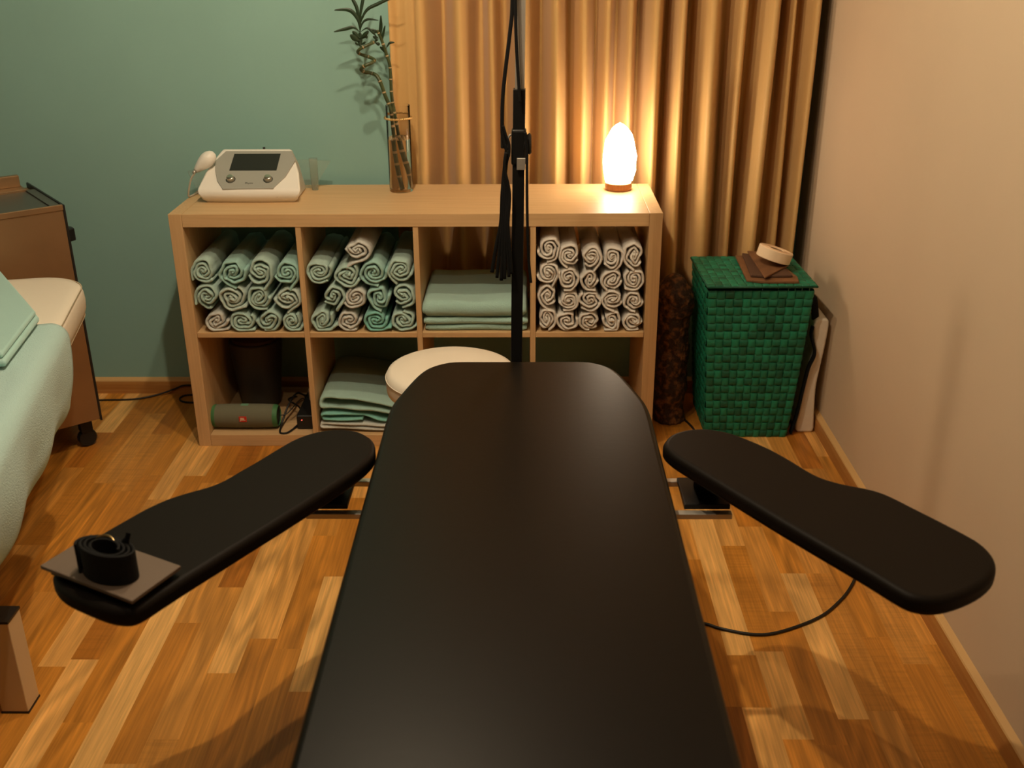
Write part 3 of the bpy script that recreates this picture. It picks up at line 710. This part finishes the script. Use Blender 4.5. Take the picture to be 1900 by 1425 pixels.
# ------------------------------------------------------------------ pulley post behind the table and its cords
po = thing('pulley_post', 'tall black and grey metal pulley post behind the head of the table', 'post', (1.0335, -.70, 0))
def pbx(name, x0, x1, y0, y1, z0, z1, m, bv=.0015, dx=0):
    s = Matrix.Identity(4); s[0][2] = .0135  # post leans very slightly, as in the photograph
    o = MB().box(x0, x1, y0, y1, z0, z1, s @ Matrix.Translation((-.012*1.0475*0, 0, 0))).build(name, m, po); bevel(o, bv); return o
pbx('lower_tube', -.0145, .0125, -.013, .013, .005, 1.225, M_blackm)
pbx('upper_tube', -.0105, .0105, -.010, .010, 1.225, 1.95, M_alu)
pbx('base_plate', -.045, .06, -.04, .04, 0, .006, M_blackm)
pbx('collar', -.0175, .0155, -.017, .017, 1.060, 1.140, M_blackm, .006)
o = MB().lathe([(0, -.010), (.020, -.010), (.024, -.006), (.020, 0), (.024, .006), (.020, .010), (0, .010)], 28, Matrix.Translation((.032, .005, 1.105)) @ Matrix.Rotation(PI/2, 4, 'Y')).build('pulley_wheel', M_blackp, po); smooth_by_angle(o)
pbx('clamp_plate', -.0050, .0140, -.021, -.017, 1.052, 1.078, M_alu, .001)
rg = MB().tube(spline([(-.004, -.010, 1.128), (-.009, -.010, 1.120), (-.010, -.010, 1.10), (-.011, -.010, 1.085), (-.006, -.010, 1.08)], 6), .0022, 8).build('hook', M_alu, po, smooth=True)
o = MB().box(-.026, -.011, -.016, -.002, 1.098, 1.128).build('buckle_or_glint', M_blackp, po); bevel(o, .003)
GC = 'black cords hanging beside the pulley post'
def cord(name, pts, w_, label, flat=.35, cat='strap'):
    P = spline(pts, 8); base = Vector(P[-1]); 
    o = MB().tube([Vector(p)-base for p in P], w_, 8, flat, up0=Vector((1, 0, 0))).build(name, M_strap, None, smooth=True, loc=base)
    tag(o, label, cat, GC); return o
ys = -.722
cord('pull_strap', [(1.036, ys, 1.62), (1.035, ys, 1.41), (1.029, ys, 1.34), (1.021, ys, 1.28), (1.014, ys, 1.22), (1.0115, ys, 1.17), (1.012, ys, 1.13), (1.017, ys, 1.108), (1.021, ys, 1.095)], .0042, 'black strap running up left of the post to the top of the photo')
cord('pull_strap', [(1.040, ys-.004, 1.62), (1.041, ys-.004, 1.41), (1.043, ys-.004, 1.32), (1.048, ys-.004, 1.235), (1.050, ys-.004, 1.20)], .0035, 'thin black strap lying along the grey upper tube of the post')
cord('pull_strap', [(1.013, ys-.003, 1.15), (1.020, ys-.003, 1.128), (1.026, ys-.003, 1.11), (1.026, ys-.003, 1.09), (1.021, ys-.003, 1.07), (1.018, ys-.003, 1.04)], .0030, 'short black strap looped through the metal hook of the post')
LB = 'thin black cord in the middle of the bundle hanging left of the post'
for i, (xa, xb, zb, wd, lb) in enumerate([(1.006, .984, .812, .0055, 'outermost black cord at the left edge of the bundle beside the post'), (1.010, .996, .800, .0050, LB), (1.014, 1.006, .795, .0055, LB), (1.018, 1.014, .800, .0050, LB), (1.020, 1.024, .806, .0050, LB), (1.023, 1.031, .815, .0045, 'innermost black cord of the bundle, touching the post')]):
    yy = ys-.004*i+.010
    cord('hanging_cord', [(1.020, yy, 1.092), (1.016, yy, 1.06), (xa+.004, yy, 1.0), (xa, yy, .93), ((xa+xb)/2, yy, .875), (xb, yy, zb)], wd*.75, lb, .4, 'cord')
cord('hanging_cord', [(1.062, ys, 1.135), (1.0655, ys, 1.10), (1.0655, ys, 1.04), (1.066, ys, .97), (1.0675, ys, .90), (1.070, ys, .84), (1.075, ys, .79)], .0032, 'single black cord hanging on the right side of the post', .5, 'cord')

# ------------------------------------------------------------------ stool
st = thing('round_stool', 'round cream padded stool between the treatment table and shelf', 'stool', (.868, -.532, 0))
R = .169; SZ = .008
o = MB().lathe([(0, .502), (R*.6, .501), (R*.90, .497), (R*.97, .492), (R, .480), (R*.995, .4795), (R*1.0, .455), (R*.99, .440), (R*.96, .434), (0, .432)], 64).build('seat', M_creamv, st); smooth_by_angle(o, 45)
o = MB().tube([(R*1.002*math.cos(2*PI*i/64), R*1.002*math.sin(2*PI*i/64), .478) for i in range(65)], .0016, 6).build('piping', M_creamv, st, smooth=True)
MB().lathe([(0, .10), (.025, .10), (.025, .30), (.016, .30), (.016, .432), (0, .432)], 24).build('gas_column', M_alu, st, smooth=False)
for i in range(5):
    a = 2*PI*i/5+.3; c_, s_ = math.cos(a), math.sin(a)
    lg = MB().tube([(.02*c_, .02*s_, .115), (.10*c_, .10*s_, .095), (.145*c_, .145*s_, .070)], [.016, .013, .010], 10).build('leg', M_alu, st, smooth=True)
    MB().lathe([(0, -.010), (.022, -.010), (.025, 0), (.022, .010), (0, .010)], 18, Matrix.Translation((.145*c_, .145*s_, .0255)) @ Matrix.Rotation(a, 4, 'Z') @ Matrix.Rotation(PI/2, 4, 'X')).build('caster', M_blackp, lg, smooth=True)
    MB().tube([(.145*c_, .145*s_, .03), (.145*c_, .145*s_, .072)], .005, 8).build('caster_stem', M_alu, lg)

# ------------------------------------------------------------------ things in the lower left compartment
sp_ = thing('portable_speaker', 'green-grey cylindrical portable speaker with red badge in the lower left compartment', 'speaker', (.145, .062, .0405))
Ms = mat('speaker_fabric', (.145, .145, .095), .9, bump=(1600, .6, .0006)); Mg = mat('speaker_green', (.05, .17, .06), .6, bump=(1600, .4, .0006))
Tx = Matrix.Translation((0, 0, .040)) @ Matrix.Rotation(PI/2, 4, 'Y')
def cyl(name, prof, m, parent): o = MB().lathe(prof, 48, Tx).build(name, m, parent); smooth_by_angle(o, 40); return o
cyl('grille', [(.0378, -.094), (.0392, -.06), (.0397, 0), (.0392, .06), (.0378, .094)], Ms, sp_)
for s in (-1, 1): cyl('end_ring', [(.0378, .094*s), (.0382, .094*s), (.0372, .101*s), (.034, .1085*s), (.0325, .109*s), (.0325, .104*s)], Mg, sp_)
for s in (-1, 1): cyl('bass_cap', [(0, .103*s), (.024, .104*s), (.029, .102*s), (.0327, .106*s)], M_blackp, sp_)
bdg = MB().box(-.0125, .0125, -.0408, -.0386, .036, .0555).build('badge', mat('red_badge', (.55, .03, .015), .5), sp_); bevel(bdg, .001)
text_mesh('JBL', .0125, 'badge_text', mat('badge_white', (.85, .7, .5), .5), bdg, Matrix.Translation((0, -.0411, .0458)) @ Matrix.Rotation(PI/2, 4, 'X'), .0002, .0004)
MB().box(-.012, .012, -.008, .008, .0785, .0800).build('button_panel', mat('speaker_button', (.15, .32, .2), .5), sp_)
MB().box(-.02, .02, -.012, .012, 0, .003).build('foot_strip', M_blackp, sp_)
cn = thing('dark_canister', 'tall dark grey cylindrical canister behind the portable speaker', 'canister', (.150, .255, .0405))
o = MB().lathe([(0, 0), (.062, 0), (.066, .004), (.088, .225), (.088, .235), (.085, .238), (0, .238)], 48).build('canister_body', mat('dark_grey_plastic', (.035, .036, .036), .55), cn); smooth_by_angle(o)
o = MB().lathe([(0, .2385), (.078, .2385), (.074, .247), (0, .249)], 40).build('canister_lid', mat('dark_brown_lid', (.05, .03, .02), .5), cn); smooth_by_angle(o)
ad = thing('power_strip', 'black power adapter block with small red light in the lower left compartment', 'power adapter', (.343, .10, .0405))
o = MB().box(-.028, .028, -.060, .14, 0, .050).build('adapter_body', M_blackp, ad); bevel(o, .006)
MB().lathe([(0, 0), (.0016, 0), (.0016, .001), (0, .001)], 10, Matrix.Translation((-.010, -.0605, .034)) @ Matrix.Rotation(PI/2, 4, 'X')).build('indicator_light', mat('red_led', (.8, .05, .03), .5, emit=((1, .08, .05), 4)), ad)
pl_ = bx('beige_plug', -.014, .014, -.014, .014, 0, .045, mat('beige_plastic', (.55, .42, .30), .5), None, .003); pl_.name = 'plug_adapter'; pl_.location = (.350, .172, .0912)
tag(pl_, 'small beige plug sitting on the black power adapter', 'plug')
def cable(name, pts, r, label, group=None, k=10):
    P = spline(pts, k); base = Vector(P[0])
    o = MB().tube([p-base for p in P], r, 10).build(name, M_blackp, None, smooth=True, loc=base); tag(o, label, 'cable', group); return o
z = .0435
GCb = 'black cables around the power adapter'
cable('power_cable', [(.317, .072, .0475), (.300, .030, z), (.285, .006, z+.0005), (.265, .012, z), (.262, .05, .052), (.272, .09, .085), (.285, .13, .110), (.290, .20, .10), (.300, .27, .06), (.300, .33, z)], .0034, 'thick black cable looping down in front of the power adapter', GCb)
cable('speaker_cable', [(.256, .07, .078), (.275, .075, .080), (.292, .095, .092), (.305, .13, .10), (.312, .17, .094), (.306, .23, .06), (.29, .30, z)], .0018, 'thin black cable plugged into the right end of the speaker', GCb)
cable('power_cable', [(.262, .30, z), (.250, .24, .062), (.262, .19, .075), (.285, .16, .078), (.302, .14, .078), (.313, .125, .075)], .0030, 'black cable curving behind the speaker to the power adapter', GCb)
# cables on the floor
zf = .0035
cable('floor_cable', [(-.80, .33, zf), (-.60, .345, zf), (-.454, .356, zf), (-.337, .364, zf), (-.262, .395, zf+.004), (-.21, .412, .02), (-.165, .415, .035), (-.10, .410, .03), (-.03, .410, .0036), (.2, .408, zf), (.4, .41, zf)], .0034, 'black cable running along the floor below the green wall')
cable('floor_cable', [(.14, .40, zf), (.03, .403, zf), (-.06, .400, zf), (-.125, .402, zf), (-.163, .398, zf), (-.176, .372, zf), (-.160, .345, zf), (-.125, .335, zf), (-.07, .345, zf), (-.02, .385, zf), (.04, .414, zf)], .0034, 'looped black cable on the floor at the left foot of the shelf')
cable('floor_cable', [(1.18, -.98, zf), (1.35, -.94, zf), (1.44, -.935, zf), (1.497, -.955, zf), (1.533, -.975, zf), (1.606, -.996, zf), (1.673, -.984, zf), (1.777, -.927, zf), (1.849, -.855, zf), (1.895, -.79, zf), (1.915, -.743, zf), (1.912, -.68, zf), (1.86, -.58, zf), (1.80, -.45, zf), (1.72, -.2, zf), (1.640, .02, zf), (1.624, .13, zf), (1.600, .21, zf), (1.578, .281, zf), (1.545, .34, zf), (1.50, .395, zf)], .0038, 'long black cable curving across the wooden floor right of the table')

# ------------------------------------------------------------------ green woven basket and what lies on it
bk_ = thing('woven_basket', 'tall emerald green woven laundry basket in the corner by the curtain', 'basket', (1.79, .20, 0))
def weave_mat():
    m = bpy.data.materials.new('green_woven_band'); m.use_nodes = True; nt = m.node_tree; N = nt.nodes; L = nt.links; b = N['Principled BSDF']
    at = N.new('ShaderNodeAttribute'); at.attribute_name = 'tone'; tc = N.new('ShaderNodeTexCoord')
    n = N.new('ShaderNodeTexNoise'); n.inputs['Scale'].default_value = 240; L.new(tc.outputs['Object'], n.inputs['Vector'])
    r = N.new('ShaderNodeValToRGB'); e = r.color_ramp.elements; e[0].color = (.004, .070, .036, 1); e[1].color = (.010, .20, .105, 1); L.new(at.outputs['Fac'], r.inputs[0])
    mr = N.new('ShaderNodeMapRange'); mr.inputs[3].default_value = .85; mr.inputs[4].default_value = 1.15; L.new(n.outputs['Fac'], mr.inputs[0])
    v = N.new('ShaderNodeVectorMath'); v.operation = 'SCALE'; L.new(r.outputs[0], v.inputs[0]); L.new(mr.outputs[0], v.inputs['Scale']); L.new(v.outputs[0], b.inputs['Base Color'])
    b.inputs['Roughness'].default_value = .5; b.inputs['Specular IOR Level'].default_value = .4
    return m
M_weave = weave_mat()
def weave_panel(verts, faces, tones, P, nu, nv, h, rnd, par=0, S=5):
    """P(u,v)->(point, normal); woven checker of bulging bands, one small patch per cell"""
    for a in range(nu):
        for b in range(nv):
            tone = 0; over = (a+b+par) % 2; tone = rnd.uniform(.45, 1) if over else rnd.uniform(.25, .75); tone = tone if rnd.random() < .9 else tone*.3
            base = len(verts)
            for i in range(S+1):
                for j in range(S+1):
                    fu, fv = i/S, j/S; p, n = P((a+fu)/nu, (b+fv)/nv)
                    if over: hh = h*(math.sin(PI*fu)**.5)*(1 if .0 < fv < 1 else .55)
                    else: hh = h*(math.sin(PI*fv)**.5)*(1 if .0 < fu < 1 else .55)
                    verts.append(p+n*hh)
            for i in range(S):
                for j in range(S):
                    q = base+i*(S+1)+j; faces.append((q, q+1, q+S+2, q+S+1)); tones.append(tone)
def weave_obj(name, verts, faces, tones, parent):
    me = bpy.data.meshes.new(name); me.from_pydata([tuple(v) for v in verts], [], faces); me.update()
    at = me.attributes.new('tone', 'FLOAT', 'FACE')
    for i, t in enumerate(tones): at.data[i].value = t
    o = link(name, me, M_weave, parent, smooth=True); return o
rnd = random.Random(4); V_, F_, T_ = [], [], []
H = .515; tx, ty, bx_, by_ = .163, .158, .130, .132
def corner(z):
    t = z/H; t2 = t**.8; return bx_+(tx-bx_)*t2, by_+(ty-by_)*t2
def side(k):
    def P(u, v):
        z = H*v; hx, hy = corner(z); s = -1+2*u
        if k == 0: return Vector((hx*s, -hy, z)), Vector((0, -1, -.05)).normalized()
        if k == 1: return Vector((hx, hy*s, z)), Vector((1, 0, -.05)).normalized()
        if k == 2: return Vector((-hx*s, hy, z)), Vector((0, 1, -.05)).normalized()
        return Vector((-hx, -hy*s, z)), Vector((-1, 0, -.05)).normalized()
    return P
for k in range(4): weave_panel(V_, F_, T_, side(k), 12, 19, .0050, rnd, k % 2)
weave_obj('basket_body', V_, F_, T_, bk_)
MB().box(-.130, .130, -.130, .130, .001, .006).build('basket_bottom', M_weave, bk_)
V_, F_, T_ = [], [], []
lw = .168
LM = Matrix.Translation((0, .0, .527)) @ Matrix.Rotation(math.radians(-1.0), 4, 'X') @ Matrix.Rotation(math.radians(0.5), 4, 'Z')
def topP(u, v): return LM @ Vector((-lw+2*lw*u, -.170+.335*v, 0)), Vector((0, 0, 1))
weave_panel(V_, F_, T_, topP, 14, 14, .0026, rnd)
lid = weave_obj('lid', V_, F_, T_, bk_)
s = lid.modifiers.new('t', 'SOLIDIFY'); s.thickness = .004; s.offset = -1
em = MB()
cs = [LM @ Vector(p) for p in ((-lw, -.170, 0), (lw, -.170, 0), (lw, .165, 0), (-lw, .165, 0))]
em.tube([cs[0], cs[1]], .0035, 8).tube([cs[1], cs[2]], .0035, 8).tube([cs[2], cs[3]], .0035, 8).tube([cs[3], cs[0]], .0035, 8)
em.build('lid_edging', M_weave, lid, smooth=True)

M_brown = mat('brown_suede', (.17, .075, .028), .75, bump=(300, .3, .0008), var=(30, .2)); M_dbr = mat('dark_brown_suede', (.085, .04, .02), .8, bump=(300, .3, .0008))
def slab(name, quad, z0, th, m, label, group, bv=.0025, wav=.0):
    cx = sum(p[0] for p in quad)/len(quad); cy_ = sum(p[1] for p in quad)/len(quad)
    o = MB().prism([(x-cx, y-cy_) for x, y in quad], 0, th).build(name, m, None, loc=(cx, cy_, z0)); bevel(o, bv, 3); tag(o, label, 'cloth', group); return o
GB = 'folded brown cloths on the basket lid'
slab('folded_cloth', [(1.762, .330), (1.748, .066), (1.800, .046), (1.905, .046), (1.912, .095), (1.880, .300)], .5350, .009, M_brown, 'large brown folded cloth lying lowest on the basket lid', GB)
slab('folded_cloth', [(1.782, .325), (1.764, .086), (1.800, .076), (1.893, .082), (1.880, .29)], .5445, .008, M_dbr, 'dark brown folded strip of cloth in the middle of the pile on the lid', GB)
o = MB().prism([(p[0]-1.84, p[1]-.16) for p in [(1.800, .330), (1.797, .040), (1.900, .170), (1.905, .300)]], 0, .006).build('folded_cloth', M_brown, None, loc=(1.84, .16, .5530)); bevel(o, .002)
tag(o, 'brown cloth with a pointed corner directly under the tape roll', 'cloth', GB)
tr = thing('tape_roll', 'wide cream bandage tape roll tilted on the brown cloths', 'tape roll', (1.856, .185, .5595))
Rt = Matrix.Translation((.0, .0, .0310)) @ Matrix.Rotation(math.radians(17), 4, 'Y') @ Matrix.Rotation(math.radians(-4), 4, 'X')
Mt = mat('cream_tape', (.80, .62, .42), .6, bump=(900, .2, .0004)); Mt2 = mat('cream_tape_side', (.68, .48, .30), .7)
o = MB().lathe([(.0535, -.0185), (.0550, -.017), (.0553, .015), (.0538, .0165), (.022, .0160), (.021, .015), (.021, -.0185)], 56, Rt, closed=True).build('tape_band', Mt, tr); smooth_by_angle(o, 40)
sv = []
for i in range(5):
    r = .026+.006*i; MBt = None
ringm = MB()
for r in (.026, .031, .036, .041, .046, .0505):
    ringm.lathe([(r, .0160), (r+.0016, .0160), (r+.0016, .0169), (r, .0169)], 48, Rt, closed=True)
ringm.build('winding_lines', Mt2, tr)
MB().lathe([(.0185, -.0130), (.0209, -.0130), (.0209, .0155), (.0185, .0155)], 32, Rt, closed=True).build('core', mat('card_core', (.30, .19, .10), .8), tr)

# ------------------------------------------------------------------ cream foam pad with a black strap, between basket and wall
fp = thing('foam_cushion', 'cream foam cushion leaning upright between the green basket and wall', 'cushion', (1.99, .24, 0))
prof = [(1.9690, .0005), (2.0180, .0005), (2.0165, .069), (2.0125, .163), (2.0190, .240), (2.0260, .311), (2.0300, .378), (2.0240, .398), (2.0040, .400), (1.9860, .392), (1.9820, .370), (1.9880, .326), (1.9950, .287), (1.9830, .244), (1.9730, .163), (1.9660, .082), (1.9600, .030)]
prof = [(p.x, p.y) for p in spline([Vector((x, z, 0)) for x, z in prof], 3, closed=True)]
prof = [(x, max(z, 0.0005)) for x, z in prof]
o = MB().prism([(x-1.99, -z) for x, z in prof], -.14, .14, Matrix.Rotation(-PI/2, 4, 'X')).build('pad_body', M_creamv, fp); bevel(o, .006, 3, 50); smooth_by_angle(o, 40)
sp2 = spline([(1.9760, .09, .380), (1.9730, .088, .350), (1.9900, .086, .292), (1.9760, .086, .240), (1.9660, .086, .168), (1.9570, .086, .086), (1.9480, .086, .036), (1.9420, .09, .006)], 6)
MB().tube([p-Vector((1.99, .24, 0)) for p in sp2], .013, 10, .35, up0=Vector((0, 1, 0))).build('strap', M_strap, fp, smooth=True)
o = MB().tube([Vector(p)-Vector((1.99, .24, 0)) for p in spline([(1.990, .12, .392), (1.994, .16, .425), (1.998, .20, .440), (2.0, .25, .430), (2.0, .28, .395)], 6)], .012, 10, .4, up0=Vector((1, 0, 0))).build('carry_handle', M_strap, fp, smooth=True)

# ------------------------------------------------------------------ crumpled shaggy roll between shelf and basket
def shaggy():
    n, mz = 96, 120; v = []; f = []
    for k in range(mz+1):
        z = .002 + .515*k/mz
        cap = min(1, (1-k/mz)/.12)**.5 if k/mz > .88 else 1
        for i in range(n):
            th = 2*PI*i/n; p = Vector((math.cos(th)*2.2, math.sin(th)*2.2, z*32))
            d = noise.ridged_multi_fractal(p, 1.0, 2.2, 4, .8, 2.0)*.0052 + noise.noise(p*.35)*.012
            r = (.054 + d)*max(cap, .05)*(1.04 if z > .38 else .97)
            v.append((r*math.cos(th), r*math.sin(th)*1.2, z))
    for k in range(mz):
        for i in range(n): j = (i+1) % n; f.append((k*n+i, k*n+j, (k+1)*n+j, (k+1)*n+i))
    f.append(tuple(range(n))[::-1]); f.append(tuple(mz*n+i for i in range(n)))
    m = mat('brown_faux_fur', (.035, .015, .006), .7, bump=(130, 1.0, .006), noise_mix=(45, (.22, .085, .025), .48, .66))
    o = pyd('shaggy_roll', v, f, m, smooth=True, loc=(1.550, .215, 0)); tag(o, 'dark brown crumpled shaggy roll standing between shelf and green basket', 'rolled rug')
shaggy()

# ------------------------------------------------------------------ trolley at the left
ang = math.atan2(.62, .78)
tr_ = thing('service_trolley', 'floor-tinted metal trolley on casters at the left against the green wall', 'trolley', (-.303, 0, 0), ang)
# local frame: x to the left is negative (width), y into the room's back
M_tro = mat('steel_floor_tint', (.33, .21, .11), .36, metal=.65, var=(5, .12)); M_tray = mat('dark_tray', (.10, .10, .085), .35, metal=.3)  # brown of the steel is the floor's reflection put into its colour
Wt, Dt = .52, .385
o = MB().box(-Wt, -.006, 0, Dt, .100, .785).build('cabinet', M_tro, tr_); bevel(o, .002)
o = MB().box(-.006, 0, -.002, Dt, .095, .80).build('side_trim', M_blackp, tr_)
o = MB().box(-Wt, -.006, -.004, .006, .785, .802).box(-Wt, -.03, Dt-.10, Dt, .785, .800).build('top_rim', M_tro, tr_); bevel(o, .0015)
o = MB().box(-Wt, -.035, .006, Dt-.10, .785, .793).box(-.034, -.007, .006, Dt-.10, .785, .797).build('tray', M_tray, tr_)
o = MB().box(-Wt, -.035, Dt-.050, Dt-.030, .800, .836).build('rear_rail', M_tro, tr_); bevel(o, .002)
o = MB().prism([(0, -.02), (.020, -.020), (.040, -.012), (.040, .012), (.020, .050), (0, .070)], .665, .705, Matrix.Translation((0, .10, 0))).build('handle', M_blackp, tr_); bevel(o, .004)
for x, y in ((-.045, .045), (-Wt+.05, .045), (-.045, Dt-.05), (-Wt+.05, Dt-.05)):
    c_ = MB().lathe([(0, -.012), (.026, -.012), (.030, -.006), (.030, .006), (.026, .012), (0, .012)], 24, Matrix.Translation((x, y, .0302)) @ Matrix.Rotation(PI/2, 4, 'X')).build('caster', M_blackp, tr_); smooth_by_angle(c_)
    MB().box(x-.018, x+.018, y-.018, y+.018, .055, .100).build('caster_fork', M_blackm, c_)

# ------------------------------------------------------------------ treatment couch at the left
th_c = math.radians(12.4)
co = thing('treatment_couch', 'cream upholstered treatment couch partly in view at the left', 'treatment couch', (-.181, -.200, 0), th_c)
W, Lc, rc = .66, 1.95, .13
pts = []
for cx, cy_, a0 in ((-rc, -rc, 0), (-W+rc, -rc, 90), (-W+rc, -Lc+rc, 180), (-rc, -Lc+rc, 270)):
    for i in range(9): a = math.radians(a0+90*i/8); pts.append((cx+rc*math.cos(a), cy_+rc*math.sin(a)))
v = []; f = []; n = len(pts)
lay = [(.562, -.016), (.566, -.004), (.585, .003), (.610, .005), (.632, .003), (.643, -.001), (.6495, -.009), (.6515, -.03), (.652, -.07)]
cxm, cym = -W/2, -Lc/2
for z, offn in lay:
    for i, (x, y) in enumerate(pts):
        a = Vector(pts[(i+1) % n])-Vector(pts[i-1]); nn = Vector((a.y, -a.x)).normalized(); v.append((x+nn.x*offn, y+nn.y*offn, z))
for k in range(len(lay)-1):
    for i in range(n): j = (i+1) % n; f.append((k*n+i, k*n+j, (k+1)*n+j, (k+1)*n+i))
f.append(tuple(range(n))[::-1]); f.append(tuple((len(lay)-1)*n+i for i in range(n)))
o = pyd('mattress', v, f, M_creamv, co, smooth=True)
sm = MB()
for z, of in ((.6445, .0005), (.5655, -.003)):
    ring = []
    for i, (x, y) in enumerate(pts+pts[:1]):
        i_ = i % n; a = Vector(pts[(i_+1) % n])-Vector(pts[i_-1]); nn = Vector((a.y, -a.x)).normalized(); ring.append((x+nn.x*of, y+nn.y*of, z))
    sm.tube(ring, .0014, 6)
sm.build('seam_piping', mat('tan_piping', (.62, .50, .34), .5), o, smooth=True)
o = MB().box(-W+.06, -.06, -Lc+.06, -.10, .515, .561).build('frame', M_creamv, co)
o = MB().box(-W/2-.12, -W/2+.12, -1.25, -.6, .08, .515).build('lift_column', M_creamv, co)
# floor leg with black cap, aligned with the room as seen; expressed in the couch frame
Rinv = Matrix.Rotation(-th_c, 4, 'Z') @ Matrix.Translation((.181, .200, 0))
M_tan = mat('tan_metal', (.62, .46, .27), .45)
lgm = MB().box(-.066, -.008, -1.272, -1.217, .004, .232, Rinv).build('leg', M_tan, co); bevel(lgm, .002)
MB().box(-.067, -.007, -1.273, -1.216, .2325, .238, Rinv).build('leg_cap', M_blackp, lgm)
MB().box(-.067, -.007, -1.273, -1.216, 0, .004, Rinv).build('leg_foot', M_blackp, lgm)
o = MB().box(-.60, -.067, -1.262, -1.227, .10, .15, Rinv).build('floor_rail', M_tan, co)
for lx, ly in ((-.62, -1.245), (-.75, -.62)):
    MB().box(lx-.03, lx+.03, ly-.03, ly+.03, 0, .24, Rinv).build('leg', M_tan, co)

# draped towel over the right edge of the couch (couch frame, then world)
CM = Matrix.Translation((-.181, -.200, 0)) @ Matrix.Rotation(th_c, 4, 'Z')
def drape():
    prof = []   # (x, z) across: over the top, round the edge, down
    for i in range(16): prof.append((-.60+.575*i/15, .6575))
    for i in range(1, 9): a = PI/2*(1-i/8); prof.append((-.018+.030*math.cos(a)+.0, .6275+.030*math.sin(a)))
    hang = .182
    for i in range(1, 22): prof.append((.012+.012*math.sin(i*.2)*0, .6275-hang*i/21))
    v = []; f = []; ny = 70; k = len(prof)
    for j in range(ny+1):
        y = -.465-1.15*j/ny
        for i, (x, z) in enumerate(prof):
            t = max(0, (i-24)/(k-25)); e = math.exp(-j/5.0)
            xx = x + t*(.006*math.sin(j*.33+1)+.010*noise.noise(Vector((j*.09, t*2, 1)))-.002) - .030*t*t
            yy = y + t*(.028*math.sin(j*.05)) - e*t*.01
            zz = z + noise.noise(Vector((x*14, y*12, 3)))*.003 - t*.025*math.exp(-j/3.0)*0 + (.003 if i < 24 else 0)
            # the far top edge is curved and starts a little nearer inside
            if i < 24: yy -= .03*(1-(i/24))*math.exp(-j/12)
            v.append((xx, yy, zz))
    for j in range(ny):
        for i in range(k-1): a = j*k+i; f.append((a, a+1, a+k+1, a+k))
    vw = [CM @ Vector(p) for p in v]; base = Vector((-.3, -.9, .657))
    o = pyd('draped_towel', [p-base for p in vw], f, cloth_mat('terry_drape', (.42, .62, .60), 1.0), smooth=True, loc=base)
    s = o.modifiers.new('t', 'SOLIDIFY'); s.thickness = .011; s.offset = 1
    tag(o, 'large pale green terry towel draped over the right side of the couch', 'towel')
drape()
q = [(-.390, -.290), (-.110, -.680), (-.062, -.965), (-.30, -.98), (-.55, -.62), (-.50, -.36)]
cx = sum(p[0] for p in q)/6; cy_ = sum(p[1] for p in q)/6
P = [(x-cx, y-cy_) for x, y in q]
o = MB().prism(P[::-1], 0, .016).build('folded_towel', cloth_mat('smooth_green_cloth', (.36, .58, .54), .3), None, loc=(cx, cy_, .6790)); bevel(o, .007, 4); smooth_by_angle(o, 60)
tag(o, 'smooth folded green towel lying on top of the couch', 'towel')
up_ = MB().prism([(x*.97, y*.97) for x, y in P][::-1], .0165, .030).build('upper_fold', o.data.materials[0], o); bevel(up_, .006, 4)
